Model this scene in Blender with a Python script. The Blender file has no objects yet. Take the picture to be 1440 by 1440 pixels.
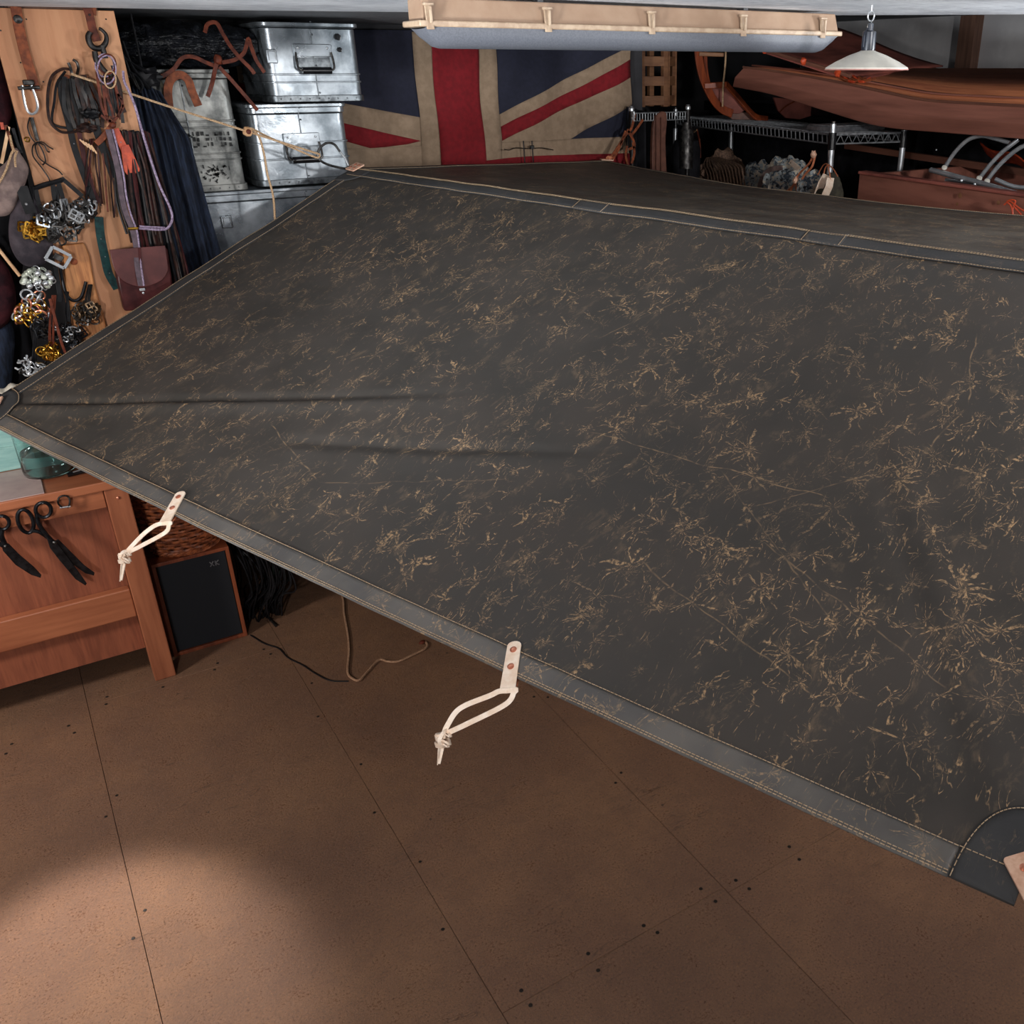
import bpy, bmesh, math, random
from mathutils import Vector as V, Matrix, noise as mnoise
random.seed(7)
sc = bpy.context.scene
col = sc.collection
# ---------------------------------------------------------------- camera
CAMH = 1.85
FPX, CX, CY = 1318.0, 915.0, 720.0
PITCH = math.atan(625 / FPX); YAW = math.radians(34.5)
Fh = V((math.sin(YAW), math.cos(YAW), 0)); Rt = V((math.cos(YAW), -math.sin(YAW), 0))
FW = Fh * math.cos(PITCH) - V((0, 0, 1)) * math.sin(PITCH)
UP = Fh * math.sin(PITCH) + V((0, 0, 1)) * math.cos(PITCH)
CAM = V((0, 0, CAMH))
cd = bpy.data.cameras.new('camera'); cam = bpy.data.objects.new('camera', cd); col.objects.link(cam)
cam.matrix_world = Matrix.Translation(CAM) @ Matrix((Rt, UP, -FW)).transposed().to_4x4()
cd.sensor_width = 36; cd.lens = 36 * FPX / 1440; cd.shift_x = (720 - CX) / 1440; cd.clip_start = .02
sc.camera = cam
# ---------------------------------------------------------------- light
w = bpy.data.worlds.new('world'); sc.world = w; w.use_nodes = True
w.node_tree.nodes['Background'].inputs[0].default_value = (.80, .87, 1, 1)
w.node_tree.nodes['Background'].inputs[1].default_value = .22
sc.view_settings.view_transform = 'Standard'; sc.view_settings.look = 'None'
sc.view_settings.gamma = 1; sc.view_settings.exposure = 0.0; sc.view_settings.use_curve_mapping = False

def area(name, loc, target, size, power, color=(1, 1, 1), spread=180):
    l = bpy.data.lights.new(name, 'AREA'); l.shape = 'DISK'; l.size = size; l.energy = power; l.color = color
    l.spread = math.radians(spread)
    o = bpy.data.objects.new(name, l); col.objects.link(o); o.location = loc
    o.rotation_euler = (V(target) - V(loc)).to_track_quat('-Z', 'Y').to_euler(); return o
def spot(name, loc, target, r, power, cone, blend, color=(1, 1, 1)):
    l = bpy.data.lights.new(name, 'SPOT'); l.shadow_soft_size = r; l.energy = power; l.color = color
    l.spot_size = math.radians(cone); l.spot_blend = blend
    o = bpy.data.objects.new(name, l); col.objects.link(o); o.location = loc
    o.rotation_euler = (V(target) - V(loc)).to_track_quat('-Z', 'Y').to_euler(); return o
area('flash_left', (-.75, -.1, 1.72), (.5, 3.4, 1.5), .2, 17, (1, .97, .95), 130)
area('flash_right', (1.9, -.5, 1.92), (2.7, 2.8, 1.6), .18, 25, (1, .98, .97), 130)
area('bounce_fill', (1.0, .1, 1.96), (1.5, 1.6, 0), .9, 3.5, (1, .97, .95), 170)  # overhead fill standing in for flash bounced off the ceiling
area('ceiling_fill_left', (-.9, 1.2, 1.15), (1.15, 2.5, 2.0), .4, 11, (.93, .97, 1), 60)  # added fill outside the view, brightens the left of the ceiling
area('ceiling_fill_right', (3.2, 1.1, 1.62), (2.0, 2.3, 2.0), .3, 7, (.93, .97, 1), 90)  # second added uplight, for the right of the ceiling; no real lamp
area('bench_fill', (-1.0, 2.45, 1.15), (.25, 3.2, .45), .25, 9, (1, .95, .9), 150)  # made-up fill for the bench and floor shaded by the tarpaulin
spot('bench_lamp', (-.36, 2.80, 1.12), (-.20, 1.86, 0), .06, 125, 35, .65, (1, .91, .84))

# ---------------------------------------------------------------- helpers
def ray(px, py): return FW + Rt * ((px - CX) / FPX) + UP * ((CY - py) / FPX)
def AY(px, py, y):
    d = ray(px, py); return CAM + d * (y / d.y)
def AX(px, py, x):
    d = ray(px, py); return CAM + d * (x / d.x)
def AZ(px, py, z):
    d = ray(px, py); return CAM + d * ((z - CAMH) / d.z)
def AP(px, py, p, n):
    d = ray(px, py); n = V(n); return CAM + d * ((V(p) - CAM).dot(n) / d.dot(n))

def srgb(r, g, b):
    f = lambda c: ((c / 255 + .055) / 1.055) ** 2.4 if c > 10 else c / 255 / 12.92
    return (f(r), f(g), f(b), 1)

def newmat(name):
    m = bpy.data.materials.new(name); m.use_nodes = True
    nt = m.node_tree; b = nt.nodes['Principled BSDF']; return m, nt, b
def N(nt, t, **k):
    n = nt.nodes.new(t)
    for a, v in k.items(): setattr(n, a, v)
    return n
def math_(nt, op, a, b=None, c=None, clamp=False):
    n = N(nt, 'ShaderNodeMath', operation=op); n.use_clamp = clamp
    for i, x in enumerate((a, b, c)):
        if x is None: continue
        if isinstance(x, (int, float)): n.inputs[i].default_value = x
        else: nt.links.new(x, n.inputs[i])
    return n.outputs[0]
def sstep(nt, x, lo, hi, tlo=0., thi=1.):
    n = N(nt, 'ShaderNodeMapRange', interpolation_type='SMOOTHSTEP')
    nt.links.new(x, n.inputs[0])
    for i, v in zip((1, 2, 3, 4), (lo, hi, tlo, thi)): n.inputs[i].default_value = v
    return n.outputs[0]
def mixc(nt, fac, a, b):
    n = N(nt, 'ShaderNodeMix', data_type='RGBA')
    for s, x in ((n.inputs[0], fac), (n.inputs[6], a), (n.inputs[7], b)):
        if hasattr(x, 'is_linked') or hasattr(x, 'links'): nt.links.new(x, s)
        else: s.default_value = x
    return n.outputs[2]
def noise_(nt, vec, scale, detail=3, rough=.55, dist=0.):
    n = N(nt, 'ShaderNodeTexNoise'); n.inputs['Scale'].default_value = scale
    n.inputs['Detail'].default_value = detail; n.inputs['Roughness'].default_value = rough
    n.inputs['Distortion'].default_value = dist
    if vec is not None: nt.links.new(vec, n.inputs['Vector'])
    return n.outputs['Fac']
def mapping(nt, vec, rot=(0, 0, 0), scale=(1, 1, 1), loc=(0, 0, 0)):
    n = N(nt, 'ShaderNodeMapping'); nt.links.new(vec, n.inputs[0])
    n.inputs['Location'].default_value = loc
    n.inputs['Rotation'].default_value = rot; n.inputs['Scale'].default_value = scale; return n.outputs[0]
def coords(nt, which='Object'): return N(nt, 'ShaderNodeTexCoord').outputs[which]
def bump(nt, b, h, strength, dist=.002):
    n = N(nt, 'ShaderNodeBump'); n.inputs['Strength'].default_value = strength; n.inputs['Distance'].default_value = dist
    nt.links.new(h, n.inputs['Height']); nt.links.new(n.outputs[0], b.inputs['Normal'])

def simple(name, c1, c2=None, rough=.6, metal=0., scale=30, stretch=(1, 1, 1), bmp=.2, bd=.001, dist=0., lo=.35, hi=.65, rvar=0.):
    m, nt, b = newmat(name); c2 = c2 or tuple(x * .6 for x in c1)
    co = mapping(nt, coords(nt), scale=stretch)
    f = noise_(nt, co, scale, 5, .6, dist)
    fs = sstep(nt, f, lo, hi)
    nt.links.new(mixc(nt, fs, srgb(*c2), srgb(*c1)), b.inputs['Base Color'])
    b.inputs['Metallic'].default_value = metal
    if rvar:
        nt.links.new(sstep(nt, noise_(nt, co, scale * .4, 4), .35, .65, rough - rvar, rough + rvar), b.inputs['Roughness'])
    else: b.inputs['Roughness'].default_value = rough
    if bmp: bump(nt, b, f, bmp, bd)
    return m
def dull(m, spec=.2):
    m.node_tree.nodes['Principled BSDF'].inputs['Specular IOR Level'].default_value = spec
def wood(name, c1, c2, rough=.5, axis='z', scale=14, ring=10):
    st = {'x': (.08, 1, 1), 'y': (1, .08, 1), 'z': (1, 1, .08)}[axis]
    m, nt, b = newmat(name); co = mapping(nt, coords(nt), scale=st)
    g = noise_(nt, co, scale, 6, .65, 1.2); g2 = noise_(nt, co, scale * 6, 3)
    f = math_(nt, 'MULTIPLY_ADD', g2, .35, math_(nt, 'MULTIPLY', g, .75))
    nt.links.new(mixc(nt, sstep(nt, f, .38, .68), srgb(*c2), srgb(*c1)), b.inputs['Base Color'])
    b.inputs['Roughness'].default_value = rough; bump(nt, b, f, .15, .001); return m

M = {}
M['ply'] = wood('plywood', (200, 146, 106), (180, 122, 84), .6, 'z', 7)
M['offcut'] = wood('offcut_wood', (205, 140, 84), (140, 82, 42), .5, 'z', 22)
M['bench'] = wood('bench_wood', (172, 104, 70), (142, 80, 52), .45, 'x', 10)
M['bench_v'] = wood('bench_leg_wood', (168, 102, 70), (138, 78, 52), .45, 'z', 10)
M['panelwood'] = wood('bench_panel_wood', (148, 84, 58), (122, 66, 46), .5, 'z', 26)
M['walnut'] = wood('speaker_veneer', (150, 78, 48), (104, 50, 32), .4, 'z', 14)
M['darkwood'] = wood('dark_brown_wood', (120, 78, 62), (88, 54, 44), .55, 'y', 8)
M['redwood'] = wood('reddish_wood', (158, 102, 86), (116, 72, 60), .45, 'y', 5)
M['slat'] = wood('slat_wood', (142, 100, 68), (106, 68, 46), .6, 'x', 10)
M['sled'] = wood('bentwood', (150, 70, 36), (92, 42, 28), .35, 'z', 10)
M['post'] = wood('post_wood', (126, 92, 76), (92, 66, 54), .7, 'z', 10)
M['alu'] = simple('dull_aluminium', (180, 187, 193), (108, 116, 122), .36, .78, 9, bmp=.35, bd=.006, lo=.3, hi=.7, rvar=.12)
M['alu_old'] = simple('scuffed_aluminium', (164, 165, 161), (88, 90, 89), .5, .55, 14, bmp=.4, bd=.006, lo=.32, hi=.66, rvar=.1)
M['alu_dark'] = simple('trunk_trim_metal', (130, 136, 140), (80, 84, 88), .4, .8, 30)
M['chrome'] = simple('chrome', (222, 226, 230), (190, 195, 200), .25, .7, 20, bmp=0)
M['steel'] = simple('dark_steel', (92, 90, 88), (40, 38, 38), .4, .8, 60)
M['iron'] = simple('black_iron', (48, 44, 42), (22, 21, 22), .42, .5, 60)
M['scissor'] = simple('blackened_steel', (44, 46, 50), (22, 22, 26), .32, .7, 60)
M['brass'] = simple('brass', (216, 168, 72), (150, 104, 34), .28, 1, 50)
M['copper'] = simple('copper', (236, 160, 130), (204, 118, 90), .3, .7, 60)
M['lbrown'] = simple('brown_leather', (146, 78, 46), (98, 50, 32), .5, 0, 40)
M['tan'] = simple('natural_leather', (250, 232, 214), (234, 206, 180), .55, 0, 60, lo=.3, hi=.7)
M['patch'] = simple('patch_leather', (226, 186, 160), (206, 158, 130), .55, 0, 60)
M['patch_edge'] = simple('leather_edge', (206, 130, 92), (170, 96, 64), .6, 0, 60)
M['orange'] = simple('orange_leather', (206, 80, 42), (164, 56, 30), .45, 0, 40)
M['rust'] = simple('rust_leather', (112, 54, 36), (72, 33, 24), .5, 0, 40)
M['black'] = simple('black_leather', (27, 27, 30), (14, 15, 18), .42, 0, 60)
M['brownlace'] = simple('dark_brown_lace', (62, 40, 34), (28, 21, 21), .5, 0, 60)
M['green'] = simple('green_leather', (24, 62, 62), (14, 38, 40), .4, 0, 60)
M['oxblood'] = simple('oxblood_leather', (76, 38, 38), (52, 25, 27), .32, 0, 20)
M['lilac'] = simple('lilac_cord', (168, 150, 176), (110, 92, 116), .6, 0, 200)
M['beige_rope'] = simple('beige_rope', (206, 174, 138), (150, 118, 86), .8, 0, 300, bmp=.6)
M['navy'] = simple('navy_cloth', (34, 46, 68), (16, 22, 36), .9, 0, 120, (1, 1, .2), bmp=.3)
M['greycloth'] = simple('grey_suede', (142, 122, 116), (100, 84, 82), .85, 0, 25)
M['darkgrey'] = simple('dark_grey_hide', (78, 70, 76), (46, 42, 48), .75, 0, 16)
M['maroon'] = simple('maroon_cloth', (70, 30, 36), (36, 18, 24), .85, 0, 20)
M['blackcloth'] = simple('black_cloth', (26, 26, 30), (12, 12, 15), .8, 0, 20)
M['oilskin'] = simple('black_oilskin', (30, 32, 38), (14, 15, 18), .3, 0, 22, bmp=1.0, bd=.02)
M['white_glass'] = simple('clear_beads', (230, 235, 225), (150, 160, 140), .15, .3, 50)
M['cream'] = simple('cream_plastic', (158, 132, 110), (144, 116, 94), .55, 0, 20, lo=.2, hi=.8)
M['clip'] = simple('ivory_clip_plastic', (178, 156, 132), (154, 130, 108), .45, 0, 40)
M['diffuser'] = simple('frosted_diffuser', (98, 101, 109), (86, 89, 97), .55, 0, 260, bmp=.06)
M['enamel'] = simple('ivory_enamel_shade', (220, 216, 204), (196, 192, 182), .4, 0, 10)
M['pink_rim'] = simple('shade_inner', (200, 150, 140), (170, 120, 112), .5, 0, 10)
M['socket'] = simple('blue_black_plastic', (44, 52, 66), (26, 30, 40), .35, 0, 30)
M['grille'] = simple('speaker_cloth', (34, 36, 42), (24, 26, 30), .9, 0, 900, bmp=.5)
M['badge'] = simple('badge_metal', (150, 152, 156), (110, 112, 118), .4, .6, 30)
M['wicker'] = simple('wicker', (184, 104, 62), (108, 56, 36), .55, 0, 60)
M['teal'] = simple('teal_paint', (150, 190, 184), (128, 172, 168), .5, 0, 12, (1, 1, 6))
M['palegreen'] = simple('green_metal_paint', (108, 130, 118), (74, 94, 86), .5, .1, 14)
M['paper'] = simple('pinkish_paper', (196, 172, 166), (172, 148, 146), .7, 0, 12, lo=.2, hi=.8)
M['stick'] = simple('bone_wood', (232, 192, 150), (206, 160, 118), .5, 0, 20)
M['wire'] = simple('black_cable', (30, 28, 30), (18, 17, 19), .5, 0, 60)
M['jute'] = simple('floor_cord', (190, 150, 118), (150, 110, 82), .8, 0, 200)
M['thread'] = simple('beige_thread', (200, 174, 142), (164, 138, 106), .7, 0, 300)
M['white'] = simple('off_white_cloth', (226, 220, 206), (200, 192, 176), .8, 0, 20)
M['olive'] = simple('olive_canvas', (72, 68, 54), (48, 44, 36), .85, 0, 40)
M['steelrack'] = simple('zinc_rack_wire', (170, 174, 178), (120, 124, 128), .4, .5, 60)
M['ropegrey'] = simple('brown_net_rope', (132, 102, 82), (72, 56, 46), .8, 0, 120)
M['hide'] = simple('dark_red_hide', (168, 98, 86), (126, 74, 66), .6, 0, 6)
M['wall'] = simple('dark_back_wall', (58, 57, 60), (44, 43, 46), .9, 0, 3)
M['greywall'] = simple('grey_wall_paint', (205, 203, 203), (180, 178, 180), .9, 0, 3)
for k_ in ('black', 'brownlace', 'green', 'blackcloth', 'rust', 'lbrown', 'oxblood', 'maroon', 'darkgrey', 'wire', 'hide', 'sled'):
    dull(M[k_])
M['oxblood_light'] = simple('oxblood_flap_leather', (98, 52, 50), (76, 38, 38), .35, 0, 14)
M['mauve'] = simple('mauve_leather', (92, 74, 84), (66, 52, 62), .6, 0, 60)
M['stencil'] = simple('black_stencil_paint', (40, 42, 42), (24, 25, 26), .7, 0, 60)
M['shine'] = simple('black_plastic', (24, 25, 28), (12, 12, 14), .25, 0, 30)

def glass_mat():
    m, nt, b = newmat('clear_glass'); b.inputs['Base Color'].default_value = (.86, .96, .95, 1)
    b.inputs['Roughness'].default_value = .02; b.inputs['Transmission Weight'].default_value = 1; b.inputs['IOR'].default_value = 1.45; return m
M['glass'] = glass_mat()
def water_mat():
    m, nt, b = newmat('bluish_water'); b.inputs['Base Color'].default_value = (.82, .97, .97, 1)
    b.inputs['Roughness'].default_value = .0; b.inputs['Transmission Weight'].default_value = 1; b.inputs['IOR'].default_value = 1.33; return m
M['water'] = water_mat()

def plaster(name, c, c2, stretch):
    m, nt, b = newmat(name); co = mapping(nt, coords(nt), scale=stretch)
    f = noise_(nt, co, 30, 6, .7, .6); g = noise_(nt, coords(nt), 4, 3)
    k = math_(nt, 'MULTIPLY_ADD', f, .6, math_(nt, 'MULTIPLY', g, .4))
    nt.links.new(mixc(nt, sstep(nt, k, .35, .65), srgb(*c2), srgb(*c)), b.inputs['Base Color'])
    b.inputs['Roughness'].default_value = .6; bump(nt, b, f, .8, .006); return m
M['ceil'] = plaster('rough_white_ceiling_paint', (240, 243, 248), (188, 192, 200), (.5, 2, 2))
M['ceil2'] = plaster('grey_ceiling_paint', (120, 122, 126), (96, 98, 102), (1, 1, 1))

def camo_mat():
    m, nt, b = newmat('camouflage_canvas')
    co = coords(nt); f = noise_(nt, co, 30, 3, .6, .8); g = noise_(nt, mapping(nt, co, loc=(3, 4, 5)), 45, 3, .6, .5)
    c = mixc(nt, sstep(nt, f, .47, .5), srgb(70, 82, 94), srgb(150, 158, 160))
    c = mixc(nt, sstep(nt, g, .53, .56), c, srgb(186, 174, 156))
    c = mixc(nt, sstep(nt, g, .40, .38), c, srgb(34, 34, 38))
    nt.links.new(c, b.inputs['Base Color']); b.inputs['Roughness'].default_value = .85; bump(nt, b, f, .6, .01); return m
M['camo'] = camo_mat()

def floor_mat():
    m, nt, b = newmat('brown_hardboard')
    co = coords(nt)
    big = noise_(nt, co, 2.2, 4, .6); mid = noise_(nt, co, 22, 5, .65); fine = noise_(nt, co, 170, 5, .85)
    info = N(nt, 'ShaderNodeObjectInfo').outputs['Random']
    c = mixc(nt, sstep(nt, big, .35, .68), srgb(134, 98, 77), srgb(157, 116, 87))
    c = mixc(nt, math_(nt, 'MULTIPLY', sstep(nt, mid, .40, .72), .45), c, srgb(124, 92, 74))
    c = mixc(nt, math_(nt, 'MULTIPLY', sstep(nt, fine, .54, .66), .75), c, srgb(186, 140, 100))
    c = mixc(nt, math_(nt, 'MULTIPLY', sstep(nt, fine, .47, .36), .75), c, srgb(62, 42, 32))
    c = mixc(nt, math_(nt, 'MULTIPLY', info, .25), c, srgb(112, 88, 70))
    # fine scratches
    tot = None
    for i, (a, s) in enumerate(((.4, 5), (1.3, 6), (2.2, 5), (2.8, 7))):
        v = mapping(nt, co, rot=(0, 0, a), scale=(.12, 1, 1), loc=(i * 3.1, i * 1.7, 0))
        n = noise_(nt, v, s * 3, 2, .5, .4)
        l = sstep(nt, math_(nt, 'ABSOLUTE', math_(nt, 'SUBTRACT', n, .5)), .0035, .0)
        tot = l if tot is None else math_(nt, 'MAXIMUM', tot, l)
    msk = sstep(nt, noise_(nt, co, 3.4, 3), .50, .62)
    sc_ = math_(nt, 'MULTIPLY', tot, msk)
    c = mixc(nt, math_(nt, 'MULTIPLY', sc_, .42), c, srgb(46, 33, 28))
    # dark spots
    vo = N(nt, 'ShaderNodeTexVoronoi'); vo.inputs['Scale'].default_value = 9; nt.links.new(co, vo.inputs['Vector'])
    sp = sstep(nt, math_(nt, 'ADD', vo.outputs['Distance'], math_(nt, 'MULTIPLY', noise_(nt, co, 60, 2), .06)), .075, .05)
    sp = math_(nt, 'MULTIPLY', sp, sstep(nt, noise_(nt, co, 5, 1), .52, .56))
    c = mixc(nt, math_(nt, 'MULTIPLY', sp, .75), c, srgb(32, 25, 22))
    nt.links.new(c, b.inputs['Base Color'])
    nt.links.new(sstep(nt, math_(nt, 'ADD', math_(nt, 'MULTIPLY', mid, .35), math_(nt, 'MULTIPLY', fine, .65)), .38, .62, .24, .62), b.inputs['Roughness'])
    h = math_(nt, 'SUBTRACT', math_(nt, 'ADD', math_(nt, 'MULTIPLY', fine, .5), math_(nt, 'MULTIPLY', mid, .5)), math_(nt, 'MULTIPLY', sc_, .12))
    bump(nt, b, h, 1.0, .006)
    return m
M['floor'] = floor_mat()
M['subfloor'] = simple('subfloor', (40, 30, 24), (26, 20, 17), .9)
M['nail'] = simple('nail_head', (44, 36, 30), (28, 24, 22), .7, .3)

def tarp_mat(name, base, base2, amount, hem=False, rough=(.42, .62)):
    m, nt, b = newmat(name)
    uv = N(nt, 'ShaderNodeUVMap').outputs[0]
    wn = N(nt, 'ShaderNodeTexNoise'); wn.inputs['Scale'].default_value = 9; wn.inputs['Detail'].default_value = 2
    nt.links.new(uv, wn.inputs['Vector'])
    wv = N(nt, 'ShaderNodeVectorMath', operation='MULTIPLY_ADD')
    nt.links.new(wn.outputs['Color'], wv.inputs[0]); wv.inputs[1].default_value = (.06, .06, 0); nt.links.new(uv, wv.inputs[2])
    v0 = wv.outputs[0]
    tot = None
    layers = ((.10, 34, .16, .012, .54), (-.42, 30, .16, .012, .56), (.62, 34, .18, .012, .56), (1.15, 26, .14, .010, .56), (-1.0, 30, .2, .010, .56), (1.57, 20, .1, .008, .55))
    for i, (a, s, st, wd, th) in enumerate(layers):
        v = mapping(nt, v0, rot=(0, 0, a), scale=(1, st, 1), loc=(i * 2.3, i * 4.1, i))
        n = noise_(nt, v, s, 2.5, .6, .35)
        l = sstep(nt, math_(nt, 'ABSOLUTE', math_(nt, 'SUBTRACT', n, .5)), wd, wd * .15)
        k = noise_(nt, mapping(nt, uv, loc=(i * 5.3, i * 2.9, i * 1.7)), 13, 3.5, .65)
        l = math_(nt, 'MULTIPLY', l, sstep(nt, k, th + .025, th + .12))
        tot = l if tot is None else math_(nt, 'MAXIMUM', tot, l)
    # star-shaped crumples: rays running out of scattered points
    w2 = N(nt, 'ShaderNodeTexNoise'); w2.inputs['Scale'].default_value = 38; w2.inputs['Detail'].default_value = 3
    nt.links.new(uv, w2.inputs['Vector'])
    w2v = N(nt, 'ShaderNodeVectorMath', operation='MULTIPLY_ADD')
    nt.links.new(w2.outputs['Color'], w2v.inputs[0]); w2v.inputs[1].default_value = (.022, .022, 0); nt.links.new(v0, w2v.inputs[2])
    for (sc2, rot, stx, k_, on, reach, gain) in ((11, .15, .62, 4.2, .42, .62, .9), (19, -.25, .7, 3.6, .45, .7, .95), (30, .5, .6, 3.0, .5, .75, .8), (7, .9, .9, 5.5, .5, .55, .8), (14, 1.3, .7, 4.2, .55, .6, .8)):
        v = mapping(nt, w2v.outputs[0], rot=(0, 0, rot), scale=(1, stx, 1), loc=(sc2 * .37, sc2 * .91, 0))
        vo = N(nt, 'ShaderNodeTexVoronoi', voronoi_dimensions='2D'); vo.inputs['Scale'].default_value = sc2; nt.links.new(v, vo.inputs['Vector'])
        df = N(nt, 'ShaderNodeVectorMath', operation='SUBTRACT'); nt.links.new(v, df.inputs[0]); nt.links.new(vo.outputs['Position'], df.inputs[1])
        nm_ = N(nt, 'ShaderNodeVectorMath', operation='NORMALIZE'); nt.links.new(df.outputs[0], nm_.inputs[0])
        ma = N(nt, 'ShaderNodeVectorMath', operation='MULTIPLY_ADD'); nt.links.new(vo.outputs['Color'], ma.inputs[0]); ma.inputs[1].default_value = (31, 27, 23)
        ms = N(nt, 'ShaderNodeVectorMath', operation='SCALE'); nt.links.new(nm_.outputs[0], ms.inputs[0]); ms.inputs['Scale'].default_value = k_
        nt.links.new(ms.outputs[0], ma.inputs[2])
        rn = noise_(nt, ma.outputs[0], 1.0, 2, .6)
        dd = math_(nt, 'DIVIDE', vo.outputs['Distance'], reach)
        val = math_(nt, 'SUBTRACT', math_(nt, 'SUBTRACT', rn, .505), math_(nt, 'MULTIPLY', dd, .22))
        ray_ = sstep(nt, val, .0, .035)
        spc = N(nt, 'ShaderNodeSeparateColor'); nt.links.new(vo.outputs['Color'], spc.inputs[0])
        onm = sstep(nt, spc.outputs[1], on + .06, on + .34)
        fil = sstep(nt, noise_(nt, v, sc2 * 11, 2, .7), .36, .54, .15, 1)
        ray_ = math_(nt, 'MULTIPLY', math_(nt, 'MULTIPLY', ray_, onm), math_(nt, 'MULTIPLY', fil, gain))
        tot = math_(nt, 'MAXIMUM', tot, ray_)
    cluster = sstep(nt, noise_(nt, uv, 2.1, 2), .30, .60, .40, 1.)
    brk = sstep(nt, noise_(nt, uv, 160, 2), .36, .60)
    tot = math_(nt, 'MULTIPLY', math_(nt, 'MULTIPLY', tot, cluster), brk)
    # hazy rubbed halo round the creases
    hz = noise_(nt, mapping(nt, v0, rot=(0, 0, .1), scale=(1, .45, 1)), 26, 5, .7)
    halo = math_(nt, 'MULTIPLY', sstep(nt, hz, .55, .72), .42)
    # long fold creases, in metres on the cloth
    if not hem:
        wl = N(nt, 'ShaderNodeVectorMath', operation='MULTIPLY_ADD')
        nt.links.new(wn.outputs['Color'], wl.inputs[0]); wl.inputs[1].default_value = (.03, .03, 0); nt.links.new(uv, wl.inputs[2])
        sx = N(nt, 'ShaderNodeSeparateXYZ'); nt.links.new(wl.outputs[0], sx.inputs[0]); U, W_ = sx.outputs[0], sx.outputs[1]
        for (x0, y0, x1, y1, st) in ((1.69, .60, 2.27, .60, .9), (2.34, 1.18, 2.41, .93, .8), (2.41, .93, 2.38, .76, .7), (2.02, .60, 2.44, .30, .5), (.9, .33, 1.2, .22, .7), (1.2, .22, 1.62, .40, .4), (2.2, .45, 2.62, .28, .5), (2.0, .32, 2.45, .18, .6), (1.5, .9, 1.72, 1.3, .5), (2.38, .76, 2.14, .52, .6), (.5, .9, .75, 1.1, .4), (1.0, .8, 1.1, 1.25, .4)):
            dx, dy = x1 - x0, y1 - y0; L = math.hypot(dx, dy); dx /= L; dy /= L
            ox, oy = x0 + .015, y0 + .015
            du = math_(nt, 'SUBTRACT', U, ox); dv = math_(nt, 'SUBTRACT', W_, oy)
            al = math_(nt, 'ADD', math_(nt, 'MULTIPLY', du, dx), math_(nt, 'MULTIPLY', dv, dy))
            pe = math_(nt, 'SUBTRACT', math_(nt, 'MULTIPLY', du, dy), math_(nt, 'MULTIPLY', dv, dx))
            ln = sstep(nt, math_(nt, 'ABSOLUTE', pe), .0022, .0004)
            en = sstep(nt, math_(nt, 'ABSOLUTE', math_(nt, 'SUBTRACT', al, L / 2)), L / 2, L / 2 - .03)
            ln = math_(nt, 'MULTIPLY', math_(nt, 'MULTIPLY', ln, en), st)
            tot = math_(nt, 'MAXIMUM', tot, math_(nt, 'MULTIPLY', ln, sstep(nt, noise_(nt, uv, 40, 2), .40, .6, .08, .5)))
    g = noise_(nt, uv, 5, 4, .6); fine = noise_(nt, uv, 420, 2, .7)
    c = mixc(nt, sstep(nt, g, .35, .65), srgb(*base2), srgb(*base))
    c = mixc(nt, math_(nt, 'MULTIPLY', fine, .2), c, srgb(78, 74, 69))
    c = mixc(nt, math_(nt, 'MULTIPLY', halo, amount), c, srgb(122, 104, 84))
    c = mixc(nt, math_(nt, 'MULTIPLY', tot, .84 * amount), c, srgb(200, 164, 122))
    nt.links.new(c, b.inputs['Base Color'])
    nt.links.new(sstep(nt, g, .3, .7, rough[0], rough[1]), b.inputs['Roughness'])
    b.inputs['Specular IOR Level'].default_value = .25
    h = math_(nt, 'ADD', math_(nt, 'MULTIPLY', tot, .25), math_(nt, 'ADD', math_(nt, 'MULTIPLY', g, .8), math_(nt, 'MULTIPLY', fine, .12)))
    bump(nt, b, h, .35, .003)
    return m
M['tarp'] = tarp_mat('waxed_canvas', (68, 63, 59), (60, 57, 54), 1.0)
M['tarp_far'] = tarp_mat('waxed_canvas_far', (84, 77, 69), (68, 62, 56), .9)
M['hem'] = tarp_mat('waxed_hem_canvas', (108, 104, 100), (86, 84, 83), .9, True, (.32, .5))
M['corner'] = tarp_mat('waxed_corner_canvas', (66, 66, 67), (54, 55, 57), .15, True, (.5, .65))

# ---------------------------------------------------------------- objects
def thing(name, label, cat, loc=(0, 0, 0), group=None):
    o = bpy.data.objects.new(name, None); col.objects.link(o); o.location = loc; o.empty_display_size = .05
    o['label'] = label; o['category'] = cat
    if group: o['group'] = group
    o['_loc'] = 0; del o['_loc']
    ORG[o.name] = V(loc); return o
ORG = {}
def tag(o, label, cat, group=None):
    o['label'] = label; o['category'] = cat
    if group: o['group'] = group
    return o
def catmull(pts, n=6, closed=False):
    pts = [V(p) for p in pts]; out = []; L = len(pts)
    rng = range(L if closed else L - 1)
    for i in rng:
        p0 = pts[(i - 1) % L] if closed or i > 0 else pts[0] * 2 - pts[1]
        p1 = pts[i]; p2 = pts[(i + 1) % L]
        p3 = pts[(i + 2) % L] if closed or i + 2 < L else pts[-1] * 2 - pts[-2]
        for k in range(n):
            t = k / n
            out.append(.5 * ((2 * p1) + (p2 - p0) * t + (2 * p0 - 5 * p1 + 4 * p2 - p3) * t * t + (3 * p1 - p0 - 3 * p2 + p3) * t ** 3))
    if not closed: out.append(pts[-1])
    return out
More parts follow.
